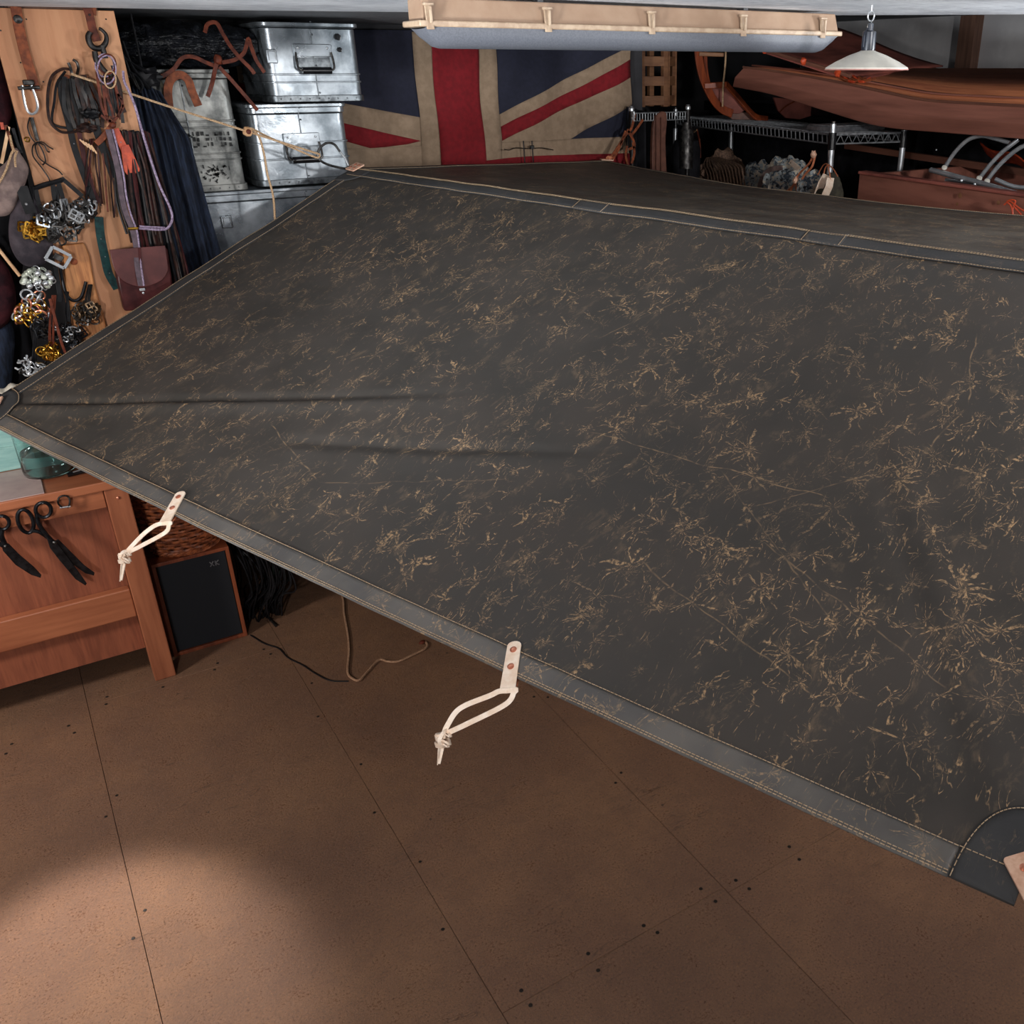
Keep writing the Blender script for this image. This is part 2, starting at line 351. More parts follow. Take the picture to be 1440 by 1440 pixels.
class MB:
    def __init__(s): s.v = []; s.f = []; s.uv = None
    def add(s, vs, fs):
        o = len(s.v); s.v += [V(v) for v in vs]; s.f += [tuple(i + o for i in f) for f in fs]; return s
    def box(s, c, size, rot=None):
        c = V(c); hx, hy, hz = (x / 2 for x in size)
        vs = [V((sx * hx, sy * hy, sz * hz)) for sx in (-1, 1) for sy in (-1, 1) for sz in (-1, 1)]
        if rot is not None: vs = [rot @ v for v in vs]
        return s.add([c + v for v in vs], [(0, 1, 3, 2), (4, 6, 7, 5), (0, 4, 5, 1), (2, 3, 7, 6), (0, 2, 6, 4), (1, 5, 7, 3)])
    def bb(s, x0, x1, y0, y1, z0, z1): return s.box(((x0 + x1) / 2, (y0 + y1) / 2, (z0 + z1) / 2), (x1 - x0, y1 - y0, z1 - z0))
    def bar(s, a, b, w_, t, up=(0, 0, 1)):
        a, b = V(a), V(b); d = (b - a); L = d.length; d.normalize(); up = V(up); sd = d.cross(up)
        if sd.length < 1e-4: sd = d.cross(V((1, 0, 0)))
        sd.normalize(); n = sd.cross(d)
        return s.box((a + b) / 2, (L, w_, t), Matrix((d, sd, n)).transposed())
    def tube(s, path, r, n=8, closed=False, cap=True):
        path = [V(p) for p in path]; L = len(path); rs = r if isinstance(r, (list, tuple)) else [r] * L
        o = len(s.v); pn = None
        for i, p in enumerate(path):
            if closed: t = path[(i + 1) % L] - path[i - 1]
            else: t = path[min(i + 1, L - 1)] - path[max(i - 1, 0)]
            t.normalize()
            if pn is None:
                pn = t.cross(V((0, 0, 1)))
                if pn.length < .1: pn = t.cross(V((1, 0, 0)))
            pn = (pn - t * pn.dot(t)).normalized(); bn = t.cross(pn)
            for k in range(n):
                a = 2 * math.pi * k / n
                s.v.append(p + (pn * math.cos(a) + bn * math.sin(a)) * rs[i])
        for i in range(L if closed else L - 1):
            j = (i + 1) % L
            for k in range(n):
                k2 = (k + 1) % n
                s.f.append((o + i * n + k, o + i * n + k2, o + j * n + k2, o + j * n + k))
        if cap and not closed:
            s.f.append(tuple(o + k for k in reversed(range(n)))); s.f.append(tuple(o + (L - 1) * n + k for k in range(n)))
        return s
    def ribbon(s, path, w_, t, nrm=(0, -1, 0), ws=None):
        path = [V(p) for p in path]; L = len(path); o = len(s.v)
        for i, p in enumerate(path):
            n = V(nrm[i]) if isinstance(nrm, list) else V(nrm)
            tg = (path[min(i + 1, L - 1)] - path[max(i - 1, 0)]).normalized()
            sd = tg.cross(n)
            if sd.length < .02: sd = tg.cross(V((1, 0, 0)))
            sd.normalize(); n = sd.cross(tg).normalized(); ww = ws[i] if ws else w_
            for a, b in ((-1, -1), (1, -1), (1, 1), (-1, 1)): s.v.append(p + sd * (a * ww / 2) + n * (b * t / 2))
        for i in range(L - 1):
            for k in range(4):
                k2 = (k + 1) % 4; s.f.append((o + i * 4 + k, o + i * 4 + k2, o + i * 4 + 4 + k2, o + i * 4 + 4 + k))
        s.f.append((o + 3, o + 2, o + 1, o)); e = o + (L - 1) * 4; s.f.append((e, e + 1, e + 2, e + 3)); return s
    def lathe(s, c, prof, n=32, axis=None, capa=False, capb=False):
        c = V(c); o = len(s.v); R = axis if axis else Matrix.Identity(3)
        for r, z in prof:
            for k in range(n):
                a = 2 * math.pi * k / n; s.v.append(c + R @ V((r * math.cos(a), r * math.sin(a), z)))
        for i in range(len(prof) - 1):
            for k in range(n):
                k2 = (k + 1) % n; s.f.append((o + i * n + k, o + i * n + k2, o + (i + 1) * n + k2, o + (i + 1) * n + k))
        if capa: s.f.append(tuple(o + k for k in reversed(range(n))))
        if capb: s.f.append(tuple(o + (len(prof) - 1) * n + k for k in range(n)))
        return s
    def prism(s, poly, vec):
        n = len(poly); o = len(s.v); vec = V(vec)
        s.v += [V(p) for p in poly] + [V(p) + vec for p in poly]
        s.f.append(tuple(o + i for i in reversed(range(n)))); s.f.append(tuple(o + n + i for i in range(n)))
        for i in range(n):
            j = (i + 1) % n; s.f.append((o + i, o + j, o + n + j, o + n + i))
        return s
    def blob(s, c, r, sub=3, amp=.2, sc_=6, seed=0, rot=None):
        bm = bmesh.new(); bmesh.ops.create_icosphere(bm, subdivisions=sub, radius=1)
        vs = []
        for v in bm.verts:
            d = v.co.normalized(); k = 1 + amp * mnoise.noise(d * sc_ * .3 + V((seed, seed * 2, 1))) * 2 + amp * .5 * mnoise.noise(d * sc_ + V((seed, 0, 0)))
            q = V((d.x * r[0], d.y * r[1], d.z * r[2])) * k
            vs.append(V(c) + (rot @ q if rot else q))
        fs = [tuple(v.index for v in f.verts) for f in bm.faces]; bm.free(); return s.add(vs, fs)
    def disc(s, c, n_, r, t, seg=14, dome=0.):
        n_ = V(n_).normalized(); R = n_.to_track_quat('Z', 'Y').to_matrix()
        prof = [(r, 0), (r, t * .6), (r * .8, t), (r * .35, t + dome), (.0001, t + dome)]
        return s.lathe(c, prof, seg, R)
    def sheet(s, P, nu, nv, th=None, uvf=None):
        """P(i/nu, j/nv) grid; with a thickness it is closed"""
        o = len(s.v); g = [[V(P(i / nu, j / nv)) for j in range(nv + 1)] for i in range(nu + 1)]
        for r in g: s.v += r
        idx = lambda i, j: o + i * (nv + 1) + j
        for i in range(nu):
            for j in range(nv): s.f.append((idx(i, j), idx(i + 1, j), idx(i + 1, j + 1), idx(i, j + 1)))
        if uvf:
            s.uv = s.uv or []
            s.uv += [uvf(i / nu, j / nv) for i in range(nu + 1) for j in range(nv + 1)]
        return s
    def build(s, name, mat, parent=None, smooth=True, bevel=0, solid=0, sub=0, off=0, kind=None, recalc=True):
        org = V((0, 0, 0))
        if parent is not None:
            org = ORG.get(parent.name, org)
        elif s.v:
            lo = V([min(v[i] for v in s.v) for i in range(3)]); hi = V([max(v[i] for v in s.v) for i in range(3)])
            org = V(((lo.x + hi.x) / 2, (lo.y + hi.y) / 2, lo.z))
        me = bpy.data.meshes.new(name); me.from_pydata([v - org for v in s.v], [], s.f)
        if s.uv:
            ul = me.uv_layers.new(name='UVMap')
            for lp in me.loops: ul.data[lp.index].uv = s.uv[lp.vertex_index]
        if recalc and not s.uv:
            bm = bmesh.new(); bm.from_mesh(me); bmesh.ops.recalc_face_normals(bm, faces=bm.faces); bm.to_mesh(me); bm.free()
        me.materials.append(mat)
        if smooth:
            me.polygons.foreach_set('use_smooth', [True] * len(me.polygons))
            try: me.set_sharp_from_angle(angle=math.radians(38))
            except Exception: pass
        o = bpy.data.objects.new(name, me); col.objects.link(o)
        if parent is not None: o.parent = parent
        else: o.location = org
        ORG[o.name] = org
        if solid:
            m = o.modifiers.new('solid', 'SOLIDIFY'); m.thickness = solid; m.offset = off
        if bevel:
            m = o.modifiers.new('bevel', 'BEVEL'); m.width = bevel; m.segments = 2; m.limit_method = 'ANGLE'
        if sub:
            m = o.modifiers.new('sub', 'SUBSURF'); m.levels = sub; m.render_levels = sub
        if kind: o['kind'] = kind
        return o
def rrect(x0, x1, y0, y1, r, seg=5):
    out = []
    for cx, cy, a0 in ((x1 - r, y1 - r, 0), (x0 + r, y1 - r, 90), (x0 + r, y0 + r, 180), (x1 - r, y0 + r, 270)):
        for k in range(seg + 1):
            a = math.radians(a0 + 90 * k / seg); out.append((cx + r * math.cos(a), cy + r * math.sin(a)))
    return out
def dup(root, loc, rot=None, label=None):
    r = root.copy(); col.objects.link(r); r.location = loc
    if rot is not None: r.rotation_euler = rot
    if label: r['label'] = label
    for ch in list(root.children):
        c = ch.copy(); col.objects.link(c); c.parent = r
        for g in ch.children:
            d = g.copy(); col.objects.link(d); d.parent = c
    return r

# ================================================================= SETTING
floor = MB().bb(-2.2, 5.1, -2.6, 5.5, -.03, -.006).build('floor', M['subfloor'], smooth=False); floor['kind'] = 'structure'
SW, SL = .61, 2.44
cols_ = [(-2.15, -1.935, .2)] + [(-1.93 + .61 * i, -1.93 + .61 * (i + 1), off) for i, off in enumerate((.3, 1.9, .61, .71, 1.42, 1.40, .6, 2.2, .9, 1.4, .8))]
nails = MB()
for (x0, x1, off) in cols_:
    y = -2.55 + off - SL
    while y < 5.4:
        a, b_ = max(y, -2.55), min(y + SL, 5.42)
        if b_ > a + .02:
            o = MB().bb(x0 + .0007, x1 - .0007, a + .0007, b_ - .0007, -.006, random.uniform(-.0006, .0004)).build('floor_panel', M['floor'], floor, smooth=False, bevel=.0008)
            if b_ > .3 and x1 > -.6 and x0 < 2.6:
                for i in range(4):
                    for yy in (a + .022, b_ - .022): nails.disc((x0 + .05 + i * (x1 - x0 - .1) / 3 + random.uniform(-.012, .012), yy + random.uniform(-.006, .006), .0002), (0, 0, 1), .0050, .0007, 8)
                for i in range(1, 5):
                    for xx in (x0 + .018, x1 - .018): nails.disc((xx, a + i * (b_ - a) / 5 + random.uniform(-.03, .03), .0002), (0, 0, 1), .0044, .0007, 8)
        y += SL
nails.build('nail_heads', M['nail'], floor, kind='stuff')

# ceiling: the low front slab with its rough painted edge, and the higher ceiling beyond it
edge = [(-2.2, 3.45), (.18, 3.36), (.70, 3.24), (1.44, 2.93), (2.27, 2.55), (2.83, 2.08), (3.5, 1.1), (4.2, -2.6), (-2.2, -2.6)]
c = MB().prism([V((x, y, 2.0)) for x, y in edge], (0, 0, .12)).build('ceiling', M['ceil'], smooth=False, bevel=.004); c['kind'] = 'structure'
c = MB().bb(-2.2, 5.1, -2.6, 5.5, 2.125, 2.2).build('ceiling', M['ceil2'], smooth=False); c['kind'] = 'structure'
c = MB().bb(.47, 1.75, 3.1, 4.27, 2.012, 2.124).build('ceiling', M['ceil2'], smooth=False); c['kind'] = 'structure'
def struct(name, mb, mat):
    o = mb.build(name, mat, smooth=False); o['kind'] = 'structure'; return o
struct('wall_back', MB().bb(-2.2, 2.82, 4.25, 4.35, 0, 2.125), M['wall'])
struct('wall_alcove', MB().bb(2.8, 5.1, 5.42, 5.5, 0, 2.125), M['wall'])
struct('wall_corner', MB().bb(2.82, 2.87, 4.25, 5.42, 0, 2.125), M['wall'])
struct('wall_right', MB().bb(5.0, 5.1, -2.6, 5.42, 0, 2.125), M['greywall'])
struct('wall_left', MB().bb(-2.2, -2.1, -2.6, 4.25, 0, 2.125), M['greywall'])
pc = AX(1362, 60, 4.96)
struct('trim_1', MB().bb(4.93, 5.0, pc.y - .055, pc.y + .055, 0, 2.12), M['post'])
struct('trim_2', MB().bb(.20, .42, 3.425, 3.56, 0, 2.12), M['post'])

# ================================================================= TARPAULIN
SCL = 2.8
e_ = ray(-1300, -10).normalized(); D = -e_
P2 = CAM + V((-0.05519634, 1.09018252, -0.30673109)) * SCL
P3 = CAM + V((0.30981474, 0.1597954, -0.34051694)) * SCL
P1 = CAM + V((0.40793176, 1.26379404, -0.11680788)) * SCL
r4 = ray(852, 226); t4 = (P1 - CAM).dot(e_) / r4.dot(e_); P4 = CAM + r4 * t4
TL = 2.8
Wn = P1 - P2; TW = Wn.length; Wn.normalize(); Wf = P4 - P1; TF = Wf.length; Wf.normalize()
NN = D.cross(Wn).normalized()
if NN.z < 0: NN = -NN
NF = D.cross(Wf).normalized()
if NF.z < 0: NF = -NF
def fold(u, v, x0, y0, x1, y1, dep, wd):
    dx, dy = x1 - x0, y1 - y0; L = math.hypot(dx, dy); dx /= L; dy /= L
    al = (u - x0) * dx + (v - y0) * dy; pe = (u - x0) * dy - (v - y0) * dx
    fade = max(0, min(1, (al + .02) / .06)) * max(0, min(1, (L - al) / (L * .45)))
    return -dep * fade * math.exp(-(pe / wd) ** 2) + dep * .8 * fade * math.exp(-((pe - wd * 2.2) / (wd * 1.6)) ** 2)
def near(u, v, h=0.):
    s_ = max(0, min(1, u / TL)); t = v / TW
    sag = -.013 * 4 * s_ * (1 - s_) * (1 - t) - .012 * math.sin(math.pi * s_) * math.sin(math.pi * max(0, min(1, t)))
    wr = .0035 * mnoise.noise(V((u * 4, v * 4, 0))) + .0018 * mnoise.noise(V((u * 11, v * 9, 3)))
    wr += .002 * math.sin(u * 30) * max(0, v / TW - .85) * 4 * .3
    wr += fold(u, v, .10, .10, 1.35, .625, .012, .014) + fold(u, v, 1.0, .28, 1.8, .56, .0035, .02) + fold(u, v, 1.0, .30, 1.9, .60, .004, .014)
    wr += fold(u, v, 2.7, .12, 2.2, .9, .004, .02) + fold(u, v, 1.95, .42, 2.15, .30, .0035, .008)
    return P2 + D * u + Wn * v + V((0, 0, 1)) * sag + NN * (wr + h)
def far(u, v, h=0.):
    s_ = max(0, min(1, u / TL)); k = 4 * s_ * (1 - s_); t = v / TF
    vv = v * (1 - .27 * k * t)
    z = -.008 * k * t * t + .004 * mnoise.noise(V((u * 3, v * 3, 9))) - .01 * math.sin(math.pi * t) * k
    return P1 + D * u + Wf * vv + V((0, 0, z)) + NF * h
tarp = thing('tarpaulin', 'dark waxed canvas tarpaulin with pale crease marks stretched across the room', 'tarp', P2)
MB().sheet(lambda a, b: near(a * TL, b * TW), 280, 150, uvf=lambda a, b: (a * TL, b * TW)).build('near_panel', M['tarp'], tarp, solid=.0012, off=-1)
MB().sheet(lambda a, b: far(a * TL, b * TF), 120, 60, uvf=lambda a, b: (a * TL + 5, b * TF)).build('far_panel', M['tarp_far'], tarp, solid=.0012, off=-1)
HW = .047
def strip(fn, u0, u1, v0, v1, nu, nv, name, mat, lift=.0022, uo=0):
    o = MB().sheet(lambda a, b: fn(u0 + a * (u1 - u0), v0 + b * (v1 - v0), lift), nu, nv, uvf=lambda a, b: (u0 + a * (u1 - u0) + uo, v0 + b * (v1 - v0))).build(name, mat, tarp, solid=.0016, off=-1)
    return o
strip(near, .1, 2.715, -.002, HW, 260, 4, 'front_hem', M['hem'])
strip(near, -.002, HW + .004, .1, TW - .03, 4, 120, 'side_hem', M['corner'])
strip(near, 0, TL, TW - .055, TW + .001, 280, 3, 'ridge_band', M['corner'], .004)
strip(far, -.001, HW, 0, TF, 4, 80, 'far_side_hem', M['corner'])
strip(far, 0, TL, TF - HW, TF + .001, 160, 3, 'far_hem', M['corner'])
for ua in (1.03, 1.79):
    strip(near, ua, ua + .115, TW - .056, TW + .002, 8, 3, 'ridge_patch', M['corner'], .0056)
# quarter-round corner reinforcements
def corner_patch(cu, cv, su, sv, Ru, Rv, lift=.0035):
    mb = MB(); mb.uv = []
    n = 18; o = 0; rings = 8
    for i in range(rings + 1):
        for k in range(n + 1):
            a = math.pi / 2 * k / n; r = i / rings
            u = cu + su * Ru * r * max(0, math.cos(a)) ** .8; v = cv + sv * Rv * r * max(0, math.sin(a)) ** .8
            mb.v.append(near(u, v, lift)); mb.uv.append((u, v))
    for i in range(rings):
        for k in range(n): mb.f.append((i * (n + 1) + k, (i + 1) * (n + 1) + k, (i + 1) * (n + 1) + k + 1, i * (n + 1) + k + 1))
    return mb.build('corner_patch', M['corner'], tarp, solid=.0014, off=0)
corner_patch(0, 0, 1, 1, .125, .125); corner_patch(TL, 0, -1, 1, .085, .14)
corner_patch(TL, TW, -1, -1, .10, .10); corner_patch(0, TW, 1, -1, .10, .10)
# stitching: little thread lengths
st = MB()
def stitch(fn, path, h=.0035, pitch=.0078, r=.00062):
    d = 0
    for i in range(len(path) - 1):
        (u0, v0), (u1, v1) = path[i], path[i + 1]; L = math.hypot(u1 - u0, v1 - v0); n = max(1, int(L / pitch))
        for k in range(n):
            a, b_ = k / n, (k + .76) / n
            p, q = fn(u0 + (u1 - u0) * a, v0 + (v1 - v0) * a, h), fn(u0 + (u1 - u0) * b_, v0 + (v1 - v0) * b_, h)
            st.bar(p, q, r * 2, r * 1.4, NN)
for v in (.0025, .0068, HW - .0018): stitch(near, [(.03, v), (2.715, v)])
stitch(near, [(2.715, HW - .0018), (TL, HW - .0018)], .0048)
stitch(near, [(.004, .06), (.004, TW - .05)]); stitch(near, [(HW, .03), (HW, TW - .06)])
stitch(near, [(.02, TW - .052), (TL, TW - .052)], .0052); stitch(near, [(.02, TW - .003), (TL, TW - .003)], .0055); stitch(near, [(.02, TW - .0075), (TL, TW - .0075)], .0055)
stitch(far, [(HW - .002, 0), (HW - .002, TF)]); stitch(far, [(.02, TF - HW + .002), (TL, TF - HW + .002)])
for ua in (1.035, 1.14, 1.795, 1.9): stitch(near, [(ua, TW - .054), (ua, TW - .002)], .0066)
for cu, su, cv, sv, ru, rv in ((0, 1, 0, 1, .122, .122), (TL, -1, 0, 1, .082, .137)):
    pts = [(cu + su * ru * max(0, math.cos(a)) ** .8, cv + sv * rv * math.sin(a) ** .8) for a in [max(1e-4, math.pi / 2 * k / 24) for k in range(25)]]
    stitch(near, pts, .0048)
st.build('stitching', M['thread'], tarp, smooth=False, kind='stuff')

def rivet_on(part, c_, n_, r=.0055):
    MB().disc(c_, n_, r, .0016, 16, .0012).build('rivet', M['copper'], part)
def leather_square(c_, a, b_, hw, n_, name='corner_leather'):
    """square leather anchor on a corner: c_ centre, a,b_ unit axes"""
    pts = []
    for x, y in rrect(-hw, hw, -hw, hw, hw * .16, 3): pts.append(c_ + a * x + b_ * y - n_ * .0015)
    o = MB().prism(pts, n_ * .0042).build(name, M['patch'], tarp, bevel=.0006)
    for sx in (-1, 1):
        for sy in (-1, 1): rivet_on(o, c_ + a * sx * hw * .42 + b_ * sy * hw * .42 + n_ * .0027, n_)
    # looped tail that carries the tie
    d_ = (a + b_).normalized() if name == 'x' else None
    return o
q = (D + Wn).normalized(); q2 = (D - Wn).normalized()
# front right corner: leather lies off the cloth towards the tie-out
pcn = near(TL - .012, .032) + (Rt - NN * Rt.dot(NN)) * .034
leather_square(pcn + NN * .006, q2.cross(NN) * -1, q2, .034, NN)
MB().ribbon([pcn + q2 * .03 + NN * .004, pcn + q2 * .055 + NN * .001, pcn + q2 * .065 - NN * .006, pcn + q2 * .04 - NN * .009], .034, .003, list([NN] * 4)).build('leather_loop', M['patch_edge'], tarp, bevel=.0005)
q3 = (-D - Wn).normalized()
leather_square(near(.030, .045) + NN * .0075, q3.cross(NN), q3, .030, NN)
q4 = (-D + Wn * .15).normalized()
leather_square(P1 + D * .014 - Wn * .004 + NN * .009, q4.cross(NN), q4, .026, NN)
# middle toggles: leather tab with two rivets and a knotted lace
def tie_tab(u, tag_):
    base = near(u, 0); out = (-Wn + D * .62).normalized(); sd = out.cross(NN).normalized()
    top = near(u - .030, .050, .0048); bot = top + out * .094
    poly = []
    for k in range(9):
        a = math.pi * k / 8; poly.append(top + sd * (.0125 * math.cos(a)) - out * (.009 * math.sin(a)))
    poly += [bot - sd * .0135, bot + sd * .0135]
    t = MB().prism([p - NN * .0012 for p in poly], NN * .0036).build('leather_tab', M['tan'], tarp, bevel=.0006)
    rivet_on(t, top + out * .010 + NN * .0024, NN, .0062); rivet_on(t, top + out * .046 + NN * .0024, NN, .0062)
    MB().prism([bot - sd * .0135 - NN * .001, bot + sd * .0135 - NN * .001, near(u - .005, .012, -.009) + sd * .0135, near(u - .005, .012, -.009) - sd * .0135], -NN * .002).build('tab_fold', M['patch_edge'], t)
    return bot, out, sd
def tie_lace(bot, sd, knot, tail, s1, s2):
    """lace through the fold of the tab, both legs running to a stopper knot"""
    a0, a1 = bot + sd * .015, bot - sd * .015
    down = (knot - bot).normalized(); side = sd
    n1 = -FW
    l = MB()
    l.ribbon(catmull([bot, a0, a0 + down * .012 + sd * .006, a0.lerp(knot, .35) + sd * s1, a0.lerp(knot, .75) + sd * s1 * .5, knot], 6), .0088, .0034, n1)
    l.ribbon(catmull([bot, a1, a1 + down * .008 - sd * .003, a1.lerp(knot, .35) - sd * s2, a1.lerp(knot, .75) - sd * s2 * .5, knot], 6), .0088, .0034, n1)
    lace = l.build('lace_loop', M['tan'], tarp, bevel=.0005)
    kn = MB(); ax = (tail - knot).normalized(); s = ax.cross(n1).normalized(); nf = s.cross(ax).normalized()
    if nf.dot(FW) > 0: nf = -nf
    for j, (off, rr, tilt) in enumerate(((.001, .0115, .25), (.009, .0125, -.22), (.017, .0105, .12))):
        c_ = knot + ax * off
        ring = [c_ + s * rr * math.cos(a) + nf * rr * .72 * math.sin(a) + ax * (tilt * rr * math.cos(a)) for a in [2 * math.pi * k / 16 for k in range(17)]]
        kn.ribbon(ring, .0085, .0034, [(p - c_) for p in ring])
    kn.ribbon(catmull([knot - ax * .008 - s * .004, knot - ax * .004 + nf * .011, knot + ax * .008 + nf * .013 + s * .003, knot + ax * .014 + nf * .009], 5), .0062, .003, nf)
    kn.build('knot', M['tan'], lace)
    tl = MB(); tl.ribbon([knot + ax * .01, knot + ax * .024, knot.lerp(tail, .95)], .0078, .003, n1, [.009, .0085, .005])
    tl.ribbon([knot + ax * .01 + s * .003, knot + ax * .026 + s * .003, tail + s * .002], .004, .003, n1, [.005, .005, .001])
    tl.build('lace_end', M['tan'], lace)
u1 = .905; bot, out, sd = tie_tab(.945, 0)
def atdepth(px, py, ref):
    d = ray(px, py); return CAM + d * ((ref - CAM).dot(FW) / d.dot(FW))
kn1 = atdepth(176, 779, bot); tie_lace(bot, sd, kn1, atdepth(170, 818, bot), .010, .026)
bot, out, sd = tie_tab(1.955, 1)
kn2 = atdepth(624, 1033, bot); tie_lace(bot, sd, kn2, atdepth(617, 1076, bot), .034, .026)
far_out = P4 + Wf * .02 - D * .01
leather_square(P4 + D * .02 - Wf * .02 + NF * .006, (-D + Wf).normalized().cross(NF), (-D + Wf).normalized(), .03, NF)

# carabiner and guy cord to the board
cp = lambda x, y, dy=0: AY(x, y, 3.545 + dy)
cb = thing('carabiner', 'dark steel carabiner joining the guy cord to the tarpaulin corner', 'carabiner', cp(465, 225))
MB().tube(catmull([cp(478, 213), cp(470, 203), cp(460, 201), cp(451, 207), cp(447, 216), cp(450, 225), cp(460, 231), cp(474, 235), cp(486, 237), cp(491, 233)], 5), .0042, 8).build('body', M['steel'], cb)
MB().tube([cp(477, 212), cp(485, 222), cp(490, 233)], .0034, 8).build('gate', M['chrome'], cb)
gc = thing('guy_cord', 'beige guy cord running from the board hook to the tarpaulin corner', 'cord', AY(100, 104, 3.35))
h0 = AY(100, 104, 3.35); h1 = cp(450, 217)
sl = AY(348, 185, 3.49)
MB().tube([h0, h0.lerp(sl, .5) + V((0, 0, -.002)), sl, h1], .0036, 6).build('line', M['beige_rope'], gc)
MB().tube(catmull([cp(450, 219), cp(443, 221, -.004), cp(405, 205, -.012), cp(372, 190, -.03), sl + V((.012, -.004, .010)), sl], 4), .0034, 6).build('line', M['beige_rope'], gc)
R_ = (h1 - h0).to_track_quat('Z', 'Y').to_matrix()
MB().lathe(sl, [(.004, -.012), (.013, -.010), (.016, 0), (.013, .010), (.004, .012)], 16, R_, True, True).build('runner', M['stick'], gc)
MB().disc(sl + V((.0, -.014, .0)), (0, -1, .1), .008, .003, 14, .001).build('runner_hole', M['rust'], gc)
MB().tube(catmull([sl + V((.01, -.002, .008)), AY(363, 190, 3.5), AY(371, 215, 3.5), AY(376, 245, 3.5), AY(384, 275, 3.5), AY(387, 312, 3.5)], 5), .0036, 6).build('loose_end', M['beige_rope'], gc)

# ================================================================= CEILING LIGHT
LY = 2.30
x0, x1 = AY(585, 30, LY).x, AY(1166, 40, LY).x
fl = thing('fluorescent_light', 'long clip-on fluorescent batten with cream housing and grey diffuser under the ceiling', 'light', ((x0 + x1) / 2, LY, 1.90))
zt, zm = 1.993, 1.940
MB().prism([V((x0 + .006, LY - .028, zt)), V((x1 - .006, LY - .028, zt)), V((x1, LY - .040, zm + .006)), V((x0, LY - .040, zm + .006))], (0, .085, 0)).build('housing', M['cream'], fl, smooth=False, bevel=.003)
for k in (.25, .75): MB().bb(x0 + (x1 - x0) * k - .008, x0 + (x1 - x0) * k + .008, LY, LY + .03, zt, 2.0).build('bracket', M['ceil2'], fl, smooth=False)
MB().bb(x0 - .012, x1 + .008, LY - .050, LY + .056, zm - .006, zm + .007).build('rim', M['clip'], fl, bevel=.003)
dif = MB(); ns = 14; o_ = []
xa, xb = x0 + .004, x1 - .006
path = [xa, xa + .012, xa + .035, xa + .05] + [xa + .05 + (xb - xa - .1) * k / 20 for k in range(1, 20)] + [xb - .05, xb - .035, xb - .012, xb]
for i, x in enumerate(path):
    t = min(1, min(x - xa, xb - x) / .05); d_ = .004 + .040 * math.sin(t * math.pi / 2) ** .8
    for k in range(ns + 1):
        a = math.pi * k / ns; dif.v.append(V((x, LY + .003 - .047 * math.cos(a), zm - .006 - d_ * math.sin(a) ** .7)))
for i in range(len(path) - 1):
    for k in range(ns): dif.f.append((i * (ns + 1) + k, (i + 1) * (ns + 1) + k, (i + 1) * (ns + 1) + k + 1, i * (ns + 1) + k + 1))
dif.build('diffuser', M['diffuser'], fl)
for px in (604, 770, 916, 1045, 1157):
    xc = AY(px, 32, LY - .045).x
    k = MB().prism([V((xc - .009, LY - .052, zm - .012)), V((xc + .009, LY - .052, zm - .012)), V((xc + .007, LY - .044, zt - .012)), V((xc - .007, LY - .044, zt - .012))], (0, .006, 0))
    k.box((xc, LY - .056, zm + .018), (.006, .006, .034)); k.box((xc, LY - .046, zt - .014), (.024, .01, .006))
    k.build('clip', M['clip'], fl, bevel=.0012)

# pendant lamp
pp = AY(1221, 66, 2.0); px_, py_ = pp.x, 2.0
pl = thing('pendant_lamp', 'ivory enamel pendant shade hanging by a hook in front of the batten light', 'lamp', (px_, py_, 1.85))
hook = MB(); zc = 2.0
hook.tube([V((px_ + .012 * math.cos(a), py_, zc - .026 + .012 * math.sin(a))) for a in [2 * math.pi * k / 16 for k in range(16)]], .002, 6, True)
hook.tube([(px_, py_, zc), (px_, py_, zc - .014)], .002, 6)
hook.build('ceiling_hook', M['chrome'], pl)
MB().tube(catmull([(px_ + .003, py_, zc - .036), (px_ - .009, py_, zc - .045), (px_ - .01, py_, zc - .056), (px_ - .003, py_, zc - .062)], 4), .0022, 6).build('chain_link', M['steel'], pl)
MB().lathe((px_, py_, 0), [(.002, zc - .040), (.009, zc - .044), (.009, zc - .060), (.018, zc - .063), (.019, zc - .104), (.017, zc - .112)], 20, None, True, True).build('socket', M['socket'], pl)
MB().tube(catmull([(px_ - .006, py_, zc - .05), (px_ - .022, py_ - .004, zc - .07), (px_ - .023, py_ - .004, zc - .10)], 4), .002, 6).build('cord', M['socket'], pl)
zs = zc - .110; rs = .110; zb = zs - .040
MB().lathe((px_, py_, 0), [(.017, zs + .002), (.024, zs - .001), (.05, zs - .010), (.085, zs - .026), (rs, zb), (rs + .001, zb - .004), (rs - .004, zb - .002), (.085, zs - .031), (.05, zs - .015), (.016, zs - .008)], 64).build('shade', M['enamel'], pl)
MB().lathe((px_, py_, 0), [(rs + .0016, zb - .003), (rs + .0022, zb - .006), (rs - .003, zb - .006), (rs - .004, zb - .003)], 64).build('shade_rim', M['pink_rim'], pl)

